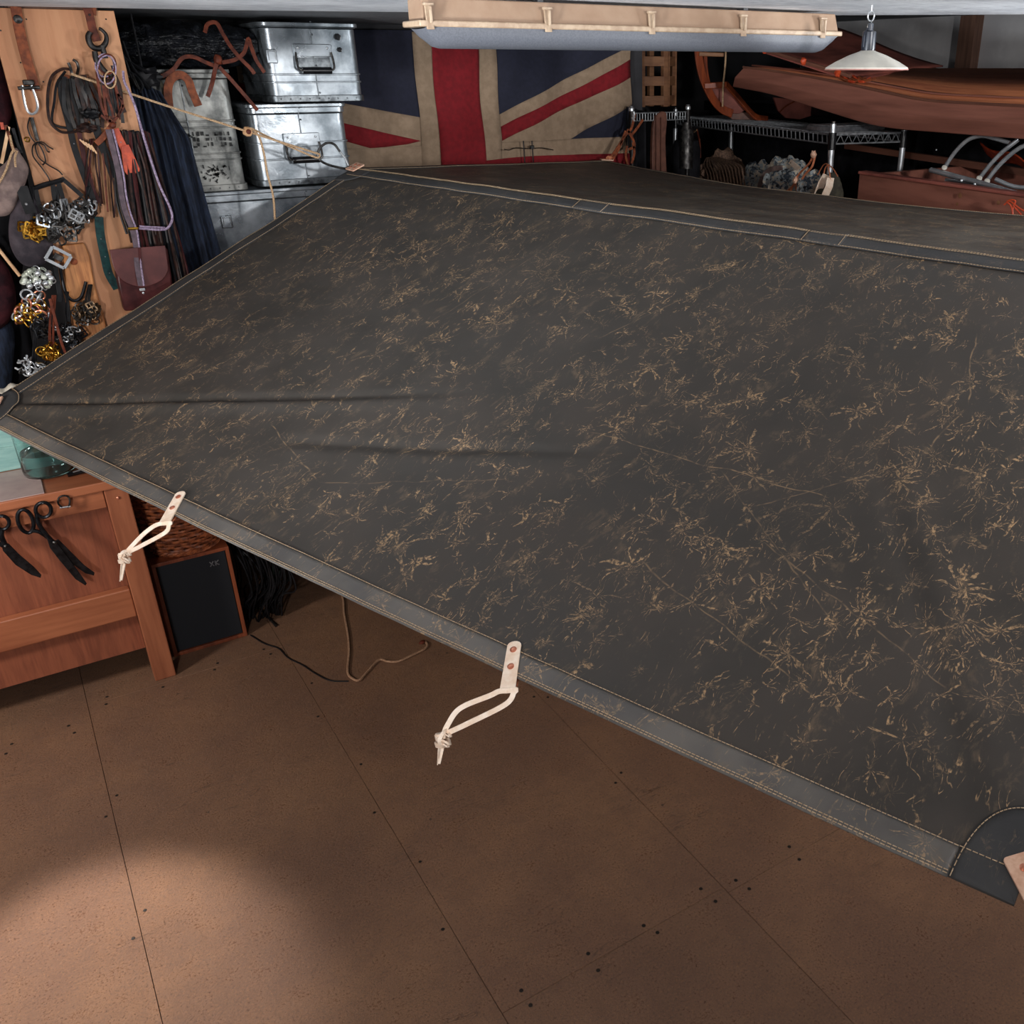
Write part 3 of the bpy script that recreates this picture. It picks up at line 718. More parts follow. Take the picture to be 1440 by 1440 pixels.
# ================================================================= FLAG
FY = 4.2
fb_blue = simple('flag_blue_wool', (30, 32, 50), (25, 27, 43), .9, 0, 60, bmp=.3); fb_red = simple('flag_red_wool', (126, 12, 24), (110, 8, 19), .9, 0, 50, bmp=.3); fb_white = simple('flag_cream_wool', (150, 128, 106), (136, 115, 94), .9, 0, 30, bmp=.3)
def wave(x, z): return .010 * math.sin(x * 14 + z * 3) + .006 * math.sin(x * 31 - z * 9) + .008 * math.sin(z * 17 + x * 5)
flag = thing('wool_flag', 'faded blue, red and cream wool flag hung on the back wall', 'flag', (1.86, FY, .75))
def clip_poly(poly, name, mat, lift):
    bm = bmesh.new(); vs = [bm.verts.new((x, 0, z)) for x, z in poly]; bm.faces.new(vs)
    xs = [p[0] for p in poly]; zs_ = [p[1] for p in poly]
    for ax, lo, hi in ((0, min(xs), max(xs)), (2, min(zs_), max(zs_))):
        k = lo + .03
        while k < hi:
            co = [0, 0, 0]; no = [0, 0, 0]; co[ax] = k; no[ax] = 1
            bmesh.ops.bisect_plane(bm, geom=bm.verts[:] + bm.edges[:] + bm.faces[:], plane_co=co, plane_no=no); k += .03
    mb = MB(); bm.verts.index_update()
    mb.v = [V((v.co.x, FY - lift + wave(v.co.x, v.co.z), v.co.z)) for v in bm.verts]
    mb.f = [tuple(v.index for v in f.verts) for f in bm.faces]; bm.free()
    return mb.build(name, mat, flag, solid=.001)
FX = lambda px, py: (lambda p: (p.x, p.z))(AY(px, py, FY))
clip_poly([(.945, .76), (2.775, .76), (2.775, 2.0), (.945, 1.985)], 'blue_field', fb_blue, 0)
cxf = 1.86
# diagonals: right-hand upper arm and its mirror arms
clip_poly([(2.05, 1.655), (2.40, 1.80), (2.772, 1.945), (2.772, 1.686), (2.45, 1.55), (2.05, 1.40)], 'cream_diagonal', fb_white, .002)
clip_poly([(2.055, 1.606), (2.42, 1.745), (2.772, 1.886), (2.772, 1.807), (2.44, 1.69), (2.056, 1.546)], 'red_diagonal', fb_red, .004)
clip_poly([(.947, 1.86), (1.30, 1.725), (1.67, 1.655), (1.67, 1.40), (.947, 1.70)], 'cream_diagonal', fb_white, .002)
clip_poly([(.947, 1.80), (1.32, 1.645), (1.50, 1.600), (1.665, 1.560), (1.60, 1.548), (1.45, 1.535), (1.32, 1.575), (.947, 1.73)], 'red_diagonal', fb_red, .004)
clip_poly([(.947, .79), (1.67, 1.05), (1.67, 1.30), (.947, 1.03)], 'cream_diagonal', fb_white, .002)
clip_poly([(2.772, .79), (2.05, 1.05), (2.05, 1.30), (2.772, 1.03)], 'cream_diagonal', fb_white, .002)
clip_poly([(.947, 1.17), (2.773, 1.17), (2.773, 1.54), (.947, 1.54)], 'cream_bar', fb_white, .006)
clip_poly([(1.665, .77), (2.052, .77), (2.052, 1.99), (1.665, 1.985)], 'cream_upright', fb_white, .007)
clip_poly([(.948, 1.26), (2.772, 1.26), (2.772, 1.462), (2.2, 1.476), (1.9, 1.462), (1.6, 1.44), (.948, 1.462)], 'red_bar', fb_red, .010)
clip_poly([(1.752, .78), (1.966, .78), (1.967, 1.98), (1.742, 1.98)], 'red_upright', fb_red, .012)
wp = thing('wire_ornament', 'small dark crossed wire rig in front of the flag’s lower cream bar'.replace('’', "'"), 'wire', AY(742, 215, 4.14))
m = MB(); a = lambda x, y: AY(x, y, 4.15)
m.tube(catmull([a(709, 210), a(716, 211), a(725, 208), a(745, 209), a(762, 208), a(778, 211)], 4), .0022, 6)
m.build('crossbar', M['iron'], wp)
for p in (737, 749):
    MB().tube([a(p - 1, 198), a(p, 214), a(p + 1, 229)], .003, 6).build('prong', M['iron'], wp)
MB().box(a(748, 207), (.02, .01, .016)).build('clamp', M['iron'], wp, bevel=.002)
MB().tube([a(737, 198), a(737, 150)] if False else [a(743, 209), V((a(743, 209).x, 4.19, a(743, 209).z + .0))], .0015, 5).build('hanger', M['iron'], wp)

# ================================================================= TRUNKS
def trunk(label, x0, x1, yf, dep, z0, z1, lidz, mat, handle=None, ribs=(), latch=None, extra=None, lipx=.01):
    t = thing('aluminium_trunk', label, 'trunk', ((x0 + x1) / 2, yf + dep / 2, z0), 'aluminium trunks stacked by the board')
    r = .03
    prof = rrect(x0, x1, yf, yf + dep, r)
    body = MB().prism([V((x, y, z0)) for x, y in prof], (0, 0, lidz - z0)).build('body', mat, t, bevel=.003)
    lid = MB().prism([V((x, y, lidz + .002)) for x, y in rrect(x0 - .004, x1 + .004, yf - .005, yf + dep + .004, r)], (0, 0, z1 - lidz - .014))
    lid.prism([V((x, y, z1 - .012)) for x, y in rrect(x0 - lipx, x1 + lipx, yf - lipx, yf + dep + lipx, r)], (0, 0, .012))
    lid = lid.build('lid', mat, t, bevel=.002)
    for z in ribs:
        MB().prism([V((x, y, z)) for x, y in rrect(x0 - .004, x1 + .004, yf - .004, yf + dep + .004, r)], (0, 0, .006)).build('rib', mat, t, bevel=.002)
    MB().prism([V((x, y, z0 - .0)) for x, y in rrect(x0 - .006, x1 + .006, yf - .006, yf + dep + .006, r)], (0, 0, .022)).build('base_trim', M['alu_dark'] if mat is M['alu'] else mat, t, bevel=.002)
    if handle:
        hx, hz, hw, hh = handle
        pl_ = MB().bb(hx - hw / 2, hx + hw / 2, yf - .008, yf, hz - .01, hz + hh).build('handle_plate', mat, t, bevel=.002)
        for s in (-1, 1): MB().disc((hx + s * hw * .38, yf - .008, hz + hh * .6), (0, -1, 0), .004, .002, 10, .001).build('rivet', M['chrome'], pl_)
        H = MB().tube(catmull([(hx - hw * .46, yf - .010, hz + .004), (hx - hw * .48, yf - .018, hz - .03), (hx - hw * .42, yf - .022, hz - .052), (hx, yf - .022, hz - .056), (hx + hw * .42, yf - .022, hz - .052), (hx + hw * .48, yf - .018, hz - .03), (hx + hw * .46, yf - .010, hz + .004)], 5), .004, 8).build('handle', M['steel'], t)
        MB().tube([(hx - hw * .38, yf - .022, hz - .055), (hx + hw * .38, yf - .022, hz - .055)], .012, 10).build('grip', M['shine'], H)
        MB().bb(hx - hw * .42, hx + hw * .42, yf - .004, yf + .001, hz - .05, hz - .012).build('finger_recess', M['alu_dark'], t, bevel=.001)
    if latch:
        for lx, lz in latch:
            l = MB().bb(lx - .018, lx + .018, yf - .012, yf, lz - .022, lz + .022).build('latch', mat, t, bevel=.003)
            MB().tube([(lx - .012, yf - .014, lz - .012), (lx - .012, yf - .014, lz + .016), (lx + .012, yf - .014, lz + .016), (lx + .012, yf - .014, lz - .012)], .0018, 6).build('latch_wire', M['chrome'], l)
    rv = MB()
    xs = (x0 + x1) / 2
    for z in (z0 + .03, lidz - .02, lidz + .02, (z0 + lidz) / 2): rv.disc((xs + .005, yf - .004, z), (0, -1, 0), .0032, .002, 8, .001)
    for i in range(9):
        x = x0 + .03 + i * (x1 - x0 - .06) / 8; rv.disc((x, yf - .006, z0 + .011), (0, -1, 0), .0024, .002, 8, .001)
    rv.build('rivets', M['alu_dark'], t, kind='stuff')
    # centre seam
    MB().bb(xs - .001, xs + .001, yf - .0055, yf, z0 + .02, z1 - .02).build('seam', M['alu_dark'], t)
    return t
TY = 3.75
tb = trunk('long aluminium trunk at the bottom of the stack, largest of the trunks', .60, 1.42, TY - .01, .40, .965, 1.452, 1.415, M['alu'], None, (1.225,), [(.72, 1.35)])
tl_ = trunk('scuffed aluminium trunk with black stencilled marks beside the navy cloth', .50, .815, TY, .39, 1.453, 1.845, 1.815, M['alu_old'], None, (1.555, 1.575, 1.66, 1.68))
tm = trunk('dented aluminium trunk behind the carabiner with a black grip handle', .862, 1.202, TY, .39, 1.458, 1.733, 1.70, M['alu'], (1.03, 1.60, .13, .035), (1.545, 1.60), None)
tt = trunk('aluminium trunk topmost of the stack beside the flag, with two dark holes', .945, 1.276, TY - .015, .39, 1.738, 1.992, 1.975, M['alu'], (1.11, 1.895, .135, .03), (1.80, 1.825), [(.965, 1.885)])
sm_ = MB(); rr = random.Random(3)
for i in range(11):
    x = .635 + i * .0145
    for k in range(3):
        if rr.random() < .75: sm_.bb(x + rr.uniform(-.003, .003), x + rr.uniform(.002, .009), TY - .0062, TY - .0045, 1.60 + k * .017 + rr.uniform(0, .004), 1.612 + k * .017 + rr.uniform(0, .005))
    if i % 3: sm_.bb(x, x + .010, TY - .0062, TY - .0045, 1.600 + (i % 2) * .036, 1.605 + (i % 2) * .036)
sm_.build('stencil_marks', M['stencil'], tl_, smooth=False)
sm2 = MB()
for k in range(46):
    a_ = rr.uniform(0, 6.28); r_ = rr.uniform(.004, .05); x = .715 + r_ * math.cos(a_) * 1.1; z = 1.515 + r_ * math.sin(a_) * .7
    sm2.box((x, TY - .0055, z), (rr.uniform(.004, .014), .001, rr.uniform(.002, .006)), Matrix.Rotation(rr.uniform(0, 3.1), 3, 'Y'))
sm2.build('scuff_marks', M['stencil'], tl_, smooth=False)
for (px, py, r_) in ((475, 52, .011), (478, 70, .008)):
    p = AY(px, py, TY - .018); MB().disc((p.x, TY - .019, p.z), (0, -1, 0), r_, .001, 16).build('hole', M['shine'], tt)
# green metal table under the trunks
gt = thing('metal_table', 'pale green metal table under the aluminium trunks, one foot showing by the floor', 'table', (1.05, 3.85, 0))
MB().bb(.60, 1.52, 3.52, 4.18, .93, .962).build('table_top', M['palegreen'], gt, bevel=.003)
for x in (.625, 1.48):
    for y in (3.545, 4.14):
        lg = MB().bb(x - .014, x + .014, y - .014, y + .014, .012, .93).build('leg', M['palegreen'], gt, bevel=.002)
        MB().lathe((x, y, 0), [(.016, 0), (.018, .006), (.012, .02)], 12, None, True, True).build('foot', M['shine'], lg)
for y in (3.545, 4.14): MB().bb(.63, 1.48, y - .008, y + .008, .07, .09).build('lower_rail', M['palegreen'], gt, bevel=.002)
MB().bb(.63, 1.48, 3.56, 4.13, .092, .098).build('shelf', M['palegreen'], gt)

# black rolled oilskin on the left trunk, with straps
p0, p1 = AY(160, 92, 3.80), AY(372, 60, 3.86)
ro = thing('oilskin_roll', 'black shiny rolled oilskin lying on the scuffed trunk under the ceiling', 'roll', (.66, 3.86, 1.85))
mb = MB()
def rollP(a, b):
    x = .44 + a * .50; an = 2 * math.pi * b; zc_ = 1.918; r_ = .070 * (1 - .35 * abs(2 * a - 1) ** 4)
    n = .012 * mnoise.noise(V((x * 12, math.cos(an) * 2, math.sin(an) * 2))) + .012 * mnoise.noise(V((x * 45, math.cos(an) * 4, math.sin(an) * 3)))
    return V((x, 3.87 - (r_ + .03 + n) * math.cos(an), max(1.848, zc_ + (r_ + n) * math.sin(an))))
mb.sheet(rollP, 60, 36); mb.build('rolled_sheet', M['oilskin'], ro)
mb = MB()
for i in range(7):
    yy = random.uniform(0, .03); pts = [rollP(.12 + .11 * k + random.uniform(-.02, .02), .94 + .02 * i + random.uniform(-.015, .015)) + V((0, -.006, 0)) for k in range(8)]
    mb.tube(catmull(pts, 4), .004, 6)
mb.build('folds', M['oilskin'], ro)
def strap_thing(name, label, cat, mat, Y, segs, thick=.003, group=None, parts='strap'):
    t = thing(name, label, cat, AY(*segs[0][1][0][:2], Y), group)
    for wd, pts in segs:
        P_ = [AY(p[0], p[1], Y + (p[2] if len(p) > 2 else 0)) for p in pts]
        MB().ribbon(catmull(P_, 5), wd, thick, (0, -1, .05)).build(parts, mat, t, bevel=.0006)
    return t
s = strap_thing('leather_strap', 'knotted red-brown leather strap hanging over the scuffed trunk from the black roll', 'strap', M['rust'], 3.70, [
    (.0125, [(200, 98, .02), (222, 108), (243, 98), (256, 82), (272, 80), (290, 88), (306, 94, -.01)]),
    (.0135, [(306, 84, -.01), (302, 100, -.012), (298, 118), (292, 136)]),
    (.0125, [(308, 94, -.008), (325, 112), (345, 135), (362, 155, .01)]),
    (.0125, [(288, 46, -.004), (292, 34), (304, 32), (312, 45), (322, 62), (336, 80), (352, 96), (358, 104)]),
    (.0125, [(312, 88, -.012), (330, 84), (343, 74), (349, 55), (352, 62), (360, 84), (372, 102)])], .003)
MB().blob(AY(307, 84, 3.688), (.014, .010, .016), 2, .2).build('knot', M['rust'], s)
strap_thing('leather_strap', 'tan leather strap folded over in front of the scuffed trunk below the knot', 'strap', M['lbrown'], 3.715, [
    (.026, [(238, 150), (236, 128), (240, 112), (252, 105), (264, 112), (270, 128), (279, 149)])], .004)
for q_ in ((267, 125), (273, 143)):
    pass
tf = thing('leather_strap', 'short olive-brown strap tail behind the navy cloth top', 'strap', AY(222, 115, 3.72))
MB().ribbon(catmull([AY(222, 112, 3.72), AY(229, 122, 3.72), AY(232, 140, 3.72), AY(236, 155, 3.72)], 4), .012, .003).build('strap', M['olive'], tf)
# dark coat-hanger / tangle between board and roll
tg = thing('black_cord_tangle', 'black cord and clips tangled at the top edge of the navy cloth', 'cord', AY(185, 90, 3.6))
mb = MB()
for seq in ([(172, 58), (178, 75), (187, 95), (200, 112), (210, 125)], [(165, 60), (178, 90), (185, 110), (196, 125)], [(176, 82), (190, 92), (205, 100), (222, 103)], [(180, 100), (192, 108), (200, 120), (196, 130)]):
    mb.tube(catmull([AY(x, y, 3.58) for x, y in seq], 4), .005, 6)
mb.build('cord', M['black'], tg)
MB().blob(AY(200, 108, 3.6), (.05, .02, .03), 3, .3, 8, 3).build('bundle', M['black'], tg)
MB().tube(catmull([AY(186, 104, 3.565), AY(190, 112, 3.565), AY(196, 126, 3.565), AY(189, 116, 3.565)], 4, True), .002, 5, True).build('clip', M['steel'], tg)

# navy cloth hanging
nv = thing('navy_cloth', 'dark navy cloth hanging in folds beside the plywood board', 'cloth', (.56, 3.60, 1.0))
zt_ = 1.80
def navP(a, b):
    z = 1.80 - b * .85; ext = .105 + .05 * b
    x = .51 + b * .015 + (a - .5) * 2 * ext * (.55 + .45 * min(1, b * 6)) ; ph = a * 30
    return V((x, 3.60 + .016 * math.sin(ph) * (.4 + b * .6) + .006 * math.sin(ph * 2.3 + b * 5), z - .02 * abs(2 * a - 1) ** 2 * (1 - b)))
MB().sheet(navP, 90, 30).build('hanging_cloth', M['navy'], nv, solid=.002)
MB().tube([(.53, 3.60, 1.80), (.53, 3.60, 2.0)], .003, 6).build('hanging_cord', M['black'], nv)

# ================================================================= BOARD
bo = thing('plywood_board', 'tall pale plywood board hung with leatherwork and hardware at the left', 'board', (.305, 3.41, .74))
BY = 3.405
MB().bb(.150, .459, BY, BY + .018, .74, 1.998).build('panel', M['ply'], bo, smooth=False, bevel=.0015)
for q_ in ((37, 27), (61, 115), (29, 88), (149, 27), (1, 43)):
    p = AY(q_[0], q_[1], BY); MB().disc((p.x, BY - .0004, p.z), (0, -1, 0), .0022, .0006, 8).build('screw_hole', M['iron'], bo)
oc = AY(100, 345, 3.37)
ofc = thing('wood_offcut', 'knotty wood offcut leaning on the lower part of the plywood board', 'wood', AY(128, 420, 3.38))
pts = [AY(x, y, 3.38) for x, y in ((88, 345), (118, 342), (126, 360), (133, 400), (145, 440), (152, 470), (110, 500), (95, 430))]
MB().prism(pts, (0, .022, 0)).build('slab', M['offcut'], ofc, bevel=.003)
MB().disc(AY(104, 368, 3.379), (0, -1, 0), .010, .0012, 14).build('knot', M['lbrown'], ofc)
# bright screw hook
sh = thing('screw_eye', 'small brass eyelet on the board beside the grey suede', 'hook', AY(38, 196, BY))
p = AY(38, 196, BY); MB().tube([V((p.x + .006 * math.cos(a), BY - .004, p.z + .006 * math.sin(a))) for a in [2 * math.pi * k / 14 for k in range(14)]], .002, 6, True).build('ring', M['brass'], sh)
MB().tube([(p.x, BY - .003, p.z - .005), (p.x, BY + .004, p.z - .005)], .0015, 6).build('stem', M['brass'], sh)

HY = 3.385
h = lambda x, y, dy=0: AY(x, y, HY + dy)
# strap with snap and shackle
t = thing('leather_strap', 'brown leather strap with a press stud holding the bow shackle', 'strap', h(30, 20))
MB().ribbon(catmull([h(22, 9), h(27, 40), h(35, 75), h(44, 105), h(50, 128)], 5), .026, .004, (0, -1, 0)).build('strap', M['lbrown'], t, bevel=.001)
MB().disc(h(25, 27, -.002), (0, -1, 0), .011, .003, 16, .002).build('stud', M['steel'], t)
t = thing('bow_shackle', 'bright steel bow shackle hanging from the brown studded strap', 'shackle', h(40, 140))
MB().tube(catmull([h(31, 120, -.012), h(33, 135, -.012), h(37, 152, -.012), h(43, 160, -.012), h(50, 158, -.012), h(53, 150, -.012), h(50, 136, -.012), h(44, 120, -.012)], 5), .0036, 8).build('bow', M['chrome'], t)
MB().tube([h(25, 124, -.012), h(56, 123, -.012)], .0052, 10).build('pin', M['steel'], t)
MB().box(h(40, 116, -.012), (.028, .012, .014)).build('swivel', M['steel'], t, bevel=.003)
# whisk-like wire hook below
t = thing('wire_whisk', 'dark wire tool with curling tines hanging below the bow shackle', 'tool', h(50, 180))
MB().tube([h(44, 165), h(48, 180), h(53, 198)], .0055, 8).build('handle', M['steel'], t)
for seq in ([(42, 165), (39, 178), (43, 192), (50, 201)], [(52, 200), (46, 206), (47, 220), (58, 235), (67, 248), (70, 254)], [(52, 200), (50, 208), (55, 222), (68, 232), (82, 240), (88, 246)], [(52, 200), (60, 200), (68, 206), (75, 210)], [(52, 200), (62, 204), (66, 212), (70, 214)], [(53, 200), (60, 212), (64, 226), (60, 232)]):
    MB().tube(catmull([h(x, y, -.006) for x, y in seq], 5), .0022, 6).build('tine', M['iron'], t)
# big hook with leather loop
t = thing('leather_strap', 'red-brown leather strap nailed at the top of the board holding the big hook', 'strap', h(128, 30))
MB().ribbon(catmull([h(121, 8), h(126, 22), h(130, 40), h(137, 58)], 4), .022, .004).build('strap', M['rust'], t, bevel=.001)
MB().ribbon([h(118, 5, .006), h(129, 6, .006), h(128, 20, .006)], .026, .003).build('strap_end', M['lbrown'], t)
MB().disc(h(126, 21, -.002), (0, -1, 0), .003, .002, 10).build('nail', M['iron'], t)
def hookthing(label, pts, r, mat, Y):
    t = thing('iron_hook', label, 'hook', AY(*pts[0], Y))
    n = len(catmull([V((0, 0, i)) for i in range(len(pts))], 6))
    MB().tube(catmull([AY(x, y, Y) for x, y in pts], 6), [r * (.55 + .45 * math.sin(math.pi * min(1, i / n + .2))) for i in range(n)], 10).build('hook_body', mat, t)
    return t
t = hookthing('heavy iron hook hanging open side up under the red-brown strap', [(127, 45), (124, 52), (127, 62), (134, 68), (143, 67), (149, 59), (149, 49), (143, 42), (139, 40)], .0085, M['iron'], HY - .012)
MB().tube([h(143, 64, -.012), h(146, 74, -.012), h(148, 82, -.012)], .008, 10).build('shank', M['iron'], t)
t = hookthing('second dark iron hook threaded below the heavy one', [(133, 72), (135, 82), (140, 92), (148, 101), (156, 106), (160, 100), (158, 92)], .009, M['iron'], HY - .03)
# double coat hook
t = thing('double_hook', 'small two-pronged steel hook carrying the leather laces and guy cord', 'hook', h(100, 95))
MB().tube(catmull([h(96, 88, -.02), h(99, 95, -.02), h(101, 104, -.022), h(103, 110, -.012), h(103, 112, .012)], 4), .004, 8).build('prong', M['steel'], t)
MB().tube(catmull([h(103, 84, -.012), h(108, 88, -.016), h(110, 96, -.012), h(108, 106, .014)], 4), .004, 8).build('prong', M['steel'], t)
MB().disc(h(104, 114, -.004), (0, -1, 0), .007, .003, 12, .002).build('screw', M['brass'], t)

def bundle(name, label, cat, mats, n, top, bot, spread_t, spread_b, Y, r, bow=0, seed=1, ribbon=False):
    """hank of separate laces hung from one point"""
    t = thing(name, label, cat, AY(*top, Y)); rd = random.Random(seed)
    for i in range(n):
        a = i / max(1, n - 1) - .5 + rd.uniform(-.08, .08)
        x0, y0 = top[0] + a * spread_t, top[1] + rd.uniform(-3, 3)
        x1, y1 = bot[0] + a * spread_b, bot[1] + rd.uniform(-14, 10)
        mid1 = (x0 + (x1 - x0) * .33 + bow * a + rd.uniform(-3, 3), y0 + (y1 - y0) * .33)
        mid2 = (x0 + (x1 - x0) * .68 + bow * a + rd.uniform(-4, 4), y0 + (y1 - y0) * .68)
        dy = rd.uniform(-.02, .006)
        P_ = catmull([AY(x0, y0, Y + dy * .3), AY(*mid1, Y + dy), AY(*mid2, Y + dy), AY(x1, y1, Y + dy)], 4)
        if ribbon: MB().ribbon(P_, r * 2.4, r * .7, (rd.uniform(-.5, .5), -1, 0)).build('lace', mats[i % len(mats)], t)
        else: MB().tube(P_, r, 5).build('lace', mats[i % len(mats)], t)
    return t
# hanks of laces on the board
bundle('lace_hank', 'hank of dark brown and black flat laces looped over the double hook', 'laces', [M['brownlace'], M['black'], M['iron'], M['brownlace'], M['lbrown']], 20, (106, 108), (122, 172), 34, 44, HY - .01, .0042, 8, 2, True)
t = thing('hanging_rope', 'long dark brown cord swinging in an open loop left of the lace hank', 'cord', h(80, 100))
MB().tube(catmull([h(100, 98, -.008), h(88, 97, -.01), h(74, 106, -.01), h(68, 125, -.01), h(67, 150, -.01), h(71, 172, -.01), h(85, 185, -.012), h(100, 186, -.014), h(112, 182, -.014), h(122, 170, -.014)], 5), .0042, 6).build('cord', M['brownlace'], t)
MB().tube(catmull([h(92, 100, -.01), h(80, 118, -.01), h(76, 145, -.01), h(73, 165, -.01), h(76, 175), h(92, 180), h(110, 180)], 5), .0036, 6).build('cord', M['black'], t)
def strapy(name, label, cat, mat, w_, pts, dy=-.008, holes=()):
    t = thing(name, label, cat, h(*pts[0]))
    MB().ribbon(catmull([h(x, y, dy) for x, y in pts], 5), w_, .0035).build('strap', mat, t, bevel=.0008)
    for q_ in holes: MB().disc(h(q_[0], q_[1], dy - .002), (0, -1, 0), .0018, .001, 8).build('punch_hole', M['badge'], t)
    return t
strapy('black_strap', 'long narrow black leather strap running diagonally down the board from the lace hank', 'strap', M['black'], .017, [(85, 112), (88, 140), (97, 175), (104, 205), (114, 235), (124, 262), (134, 290)], -.006, [(104, 202)])
strapy('black_strap', 'broad black leather strap hanging right of the narrow black one', 'strap', M['black'], .022, [(128, 150), (133, 172), (142, 200), (152, 225), (160, 250)], -.018)
strapy('green_strap', 'dark green belt strap with punched holes hanging beside the satchel', 'strap', M['green'], .024, [(139, 305), (140, 320), (142, 335), (147, 360), (153, 385), (165, 406)], -.012, [(142, 336), (148, 361), (154, 384)])
strapy('brown_strap', 'reddish-brown leather strap between the black straps and the lilac lead', 'strap', M['oxblood'], .013, [(110, 180), (116, 210), (122, 240), (130, 265), (140, 285)], -.004)
t = strapy('orange_keeper', 'bright orange leather fob hanging under the crossed thongs', 'leather', M['orange'], .022, [(161, 181), (168, 196), (175, 210), (180, 225), (187, 240)], -.03, [(170, 200), (177, 208)])
MB().prism([h(x, y, -.034) for x, y in ((170, 206), (181, 203), (190, 222), (198, 240), (191, 244), (184, 243), (179, 246), (174, 240), (172, 224))], (0, .003, 0)).build('lobe', M['orange'], t, bevel=.0008)
t = strapy('tan_fob', 'tan leather tongue pointing left of the orange fob', 'leather', M['lbrown'], .016, [(157, 178), (149, 188), (141, 197), (135, 202)], -.03)
t = thing('leather_thongs', 'rust leather thongs crossing in a loop below the second hook', 'thongs', h(155, 130))
for seq in ([(136, 100), (139, 125), (143, 150), (150, 165), (158, 172)], [(150, 100), (160, 112), (165, 130), (173, 148), (168, 160), (158, 174)], [(148, 118), (150, 135), (156, 150), (160, 165)], [(165, 132), (172, 142), (170, 155), (160, 170), (150, 168), (142, 162)], [(145, 120), (148, 150), (151, 168), (160, 176)]):
    MB().ribbon(catmull([h(x, y, -.034) for x, y in seq], 5), .0065, .0025).build('thong', M['rust'], t)
MB().blob(h(159, 176, -.038), (.010, .007, .008), 2, .2).build('knot', M['rust'], t)
# pale ring cord on second hook
t = thing('cord_loops', 'thin lilac and brown cords looped in rings over the second hook', 'cord', h(150, 85))
for k, (cx_, cy_, rx, ry, m_) in enumerate(((147, 92, 13, 16, 'lilac'), (149, 95, 12, 18, 'brownlace'), (151, 90, 12, 14, 'rust'), (150, 98, 13, 20, 'lilac'), (155, 112, 8, 12, 'beige_rope'))):
    MB().tube([h(cx_ + rx * math.cos(a), cy_ + ry * math.sin(a), -.034 - .002 * k) for a in [2 * math.pi * j / 24 for j in range(24)]], .0022, 6, True).build('ring', M[m_], t)
t = thing('leather_tangle', 'bunch of dark leather scraps hanging inside the crossed thongs', 'leather', h(155, 130))
for k in range(9):
    x = 144 + k * 3; MB().ribbon(catmull([h(150 + k, 100, -.026), h(x, 120, -.03), h(x + 4, 140 + (k % 3) * 4, -.026), h(x + 8, 158 + (k % 4) * 5, -.024)], 4), .009, .003, (random.uniform(-.4, .4), -1, 0)).build('scrap', M[('brownlace', 'black', 'rust', 'iron')[k % 4]], t)
# lilac lead
t = thing('lilac_lead', 'lilac cord dog lead with a clasp looping across to the satchel', 'lead', h(178, 110))
MB().tube(catmull([h(173, 100, -.03), h(175, 115, -.04), h(182, 130, -.04), h(190, 150, -.04), h(200, 185, -.04), h(212, 225, -.04), h(225, 262, -.04), h(239, 292, -.04), h(242, 308, -.04), h(236, 320, -.045), h(225, 323, -.045), h(195, 321, -.048)], 5), .0036, 6).build('line', M['lilac'], t)
MB().tube(catmull([h(196, 318, -.05), h(210, 319, -.048), h(232, 320, -.046)], 4), .0028, 6).build('line', M['lilac'], t)
MB().tube(catmull([h(x + 4.5, y, d_ - .001) for x, y, d_ in ((154, 182, -.04), (161, 210, -.042), (169, 245, -.044), (173, 275, -.045), (179, 300, -.046), (188, 325, -.05), (191, 345, -.052), (194, 375, -.06), (198, 402, -.066))], 5), .0028, 6).build('edge_cord', M['lilac'], t)
MB().ribbon(catmull([h(152, 182, -.04), h(159, 210, -.042), h(167, 245, -.044), h(171, 275, -.045), h(177, 300, -.046), h(187, 325, -.05), h(191, 345, -.052), h(193, 375, -.06), h(198, 402, -.066)], 5), .015, .003).build('band', M['mauve'], t)
MB().tube([h(180, 322, -.052), h(194, 321, -.052)], .0045, 8).build('clasp', M['brass'], t)
# right hanks
bundle('lace_hank', 'thick hank of black and brown laces hanging between the lilac lead and navy cloth', 'laces', [M['black'], M['brownlace'], M['black'], M['brownlace'], M['oxblood']], 40, (192, 186), (240, 445), 30, 66, HY - .018, .0040, 4, 5)
bundle('lace_hank', 'dark lace hank hanging over the board right of the orange fob', 'laces', [M['black'], M['brownlace'], M['iron']], 22, (172, 185), (200, 340), 30, 40, HY - .014, .0036, 6, 8)
bundle('lace_hank', 'thin brown laces with curling ends below the brown strap', 'laces', [M['brownlace'], M['oxblood'], M['rust']], 9, (138, 195), (146, 300), 22, 44, HY - .008, .0026, 8, 11)
t = thing('knotted_bundle', 'dark knotted leather bundle halfway down the board', 'leather', h(128, 180))
MB().blob(h(128, 160, -.03), (.022, .014, .014), 3, .25, 8, 2).build('wrap', M['black'], t)
MB().blob(h(122, 180, -.025), (.026, .014, .012), 3, .3, 8, 6).build('knot', M['brownlace'], t)
for k in range(5): MB().bar(h(112 + k * 4, 196 + k * 2, -.03), h(120 + k * 4, 204 + k * 3, -.03), .004, .004).build('toggle', M['stick'], t)

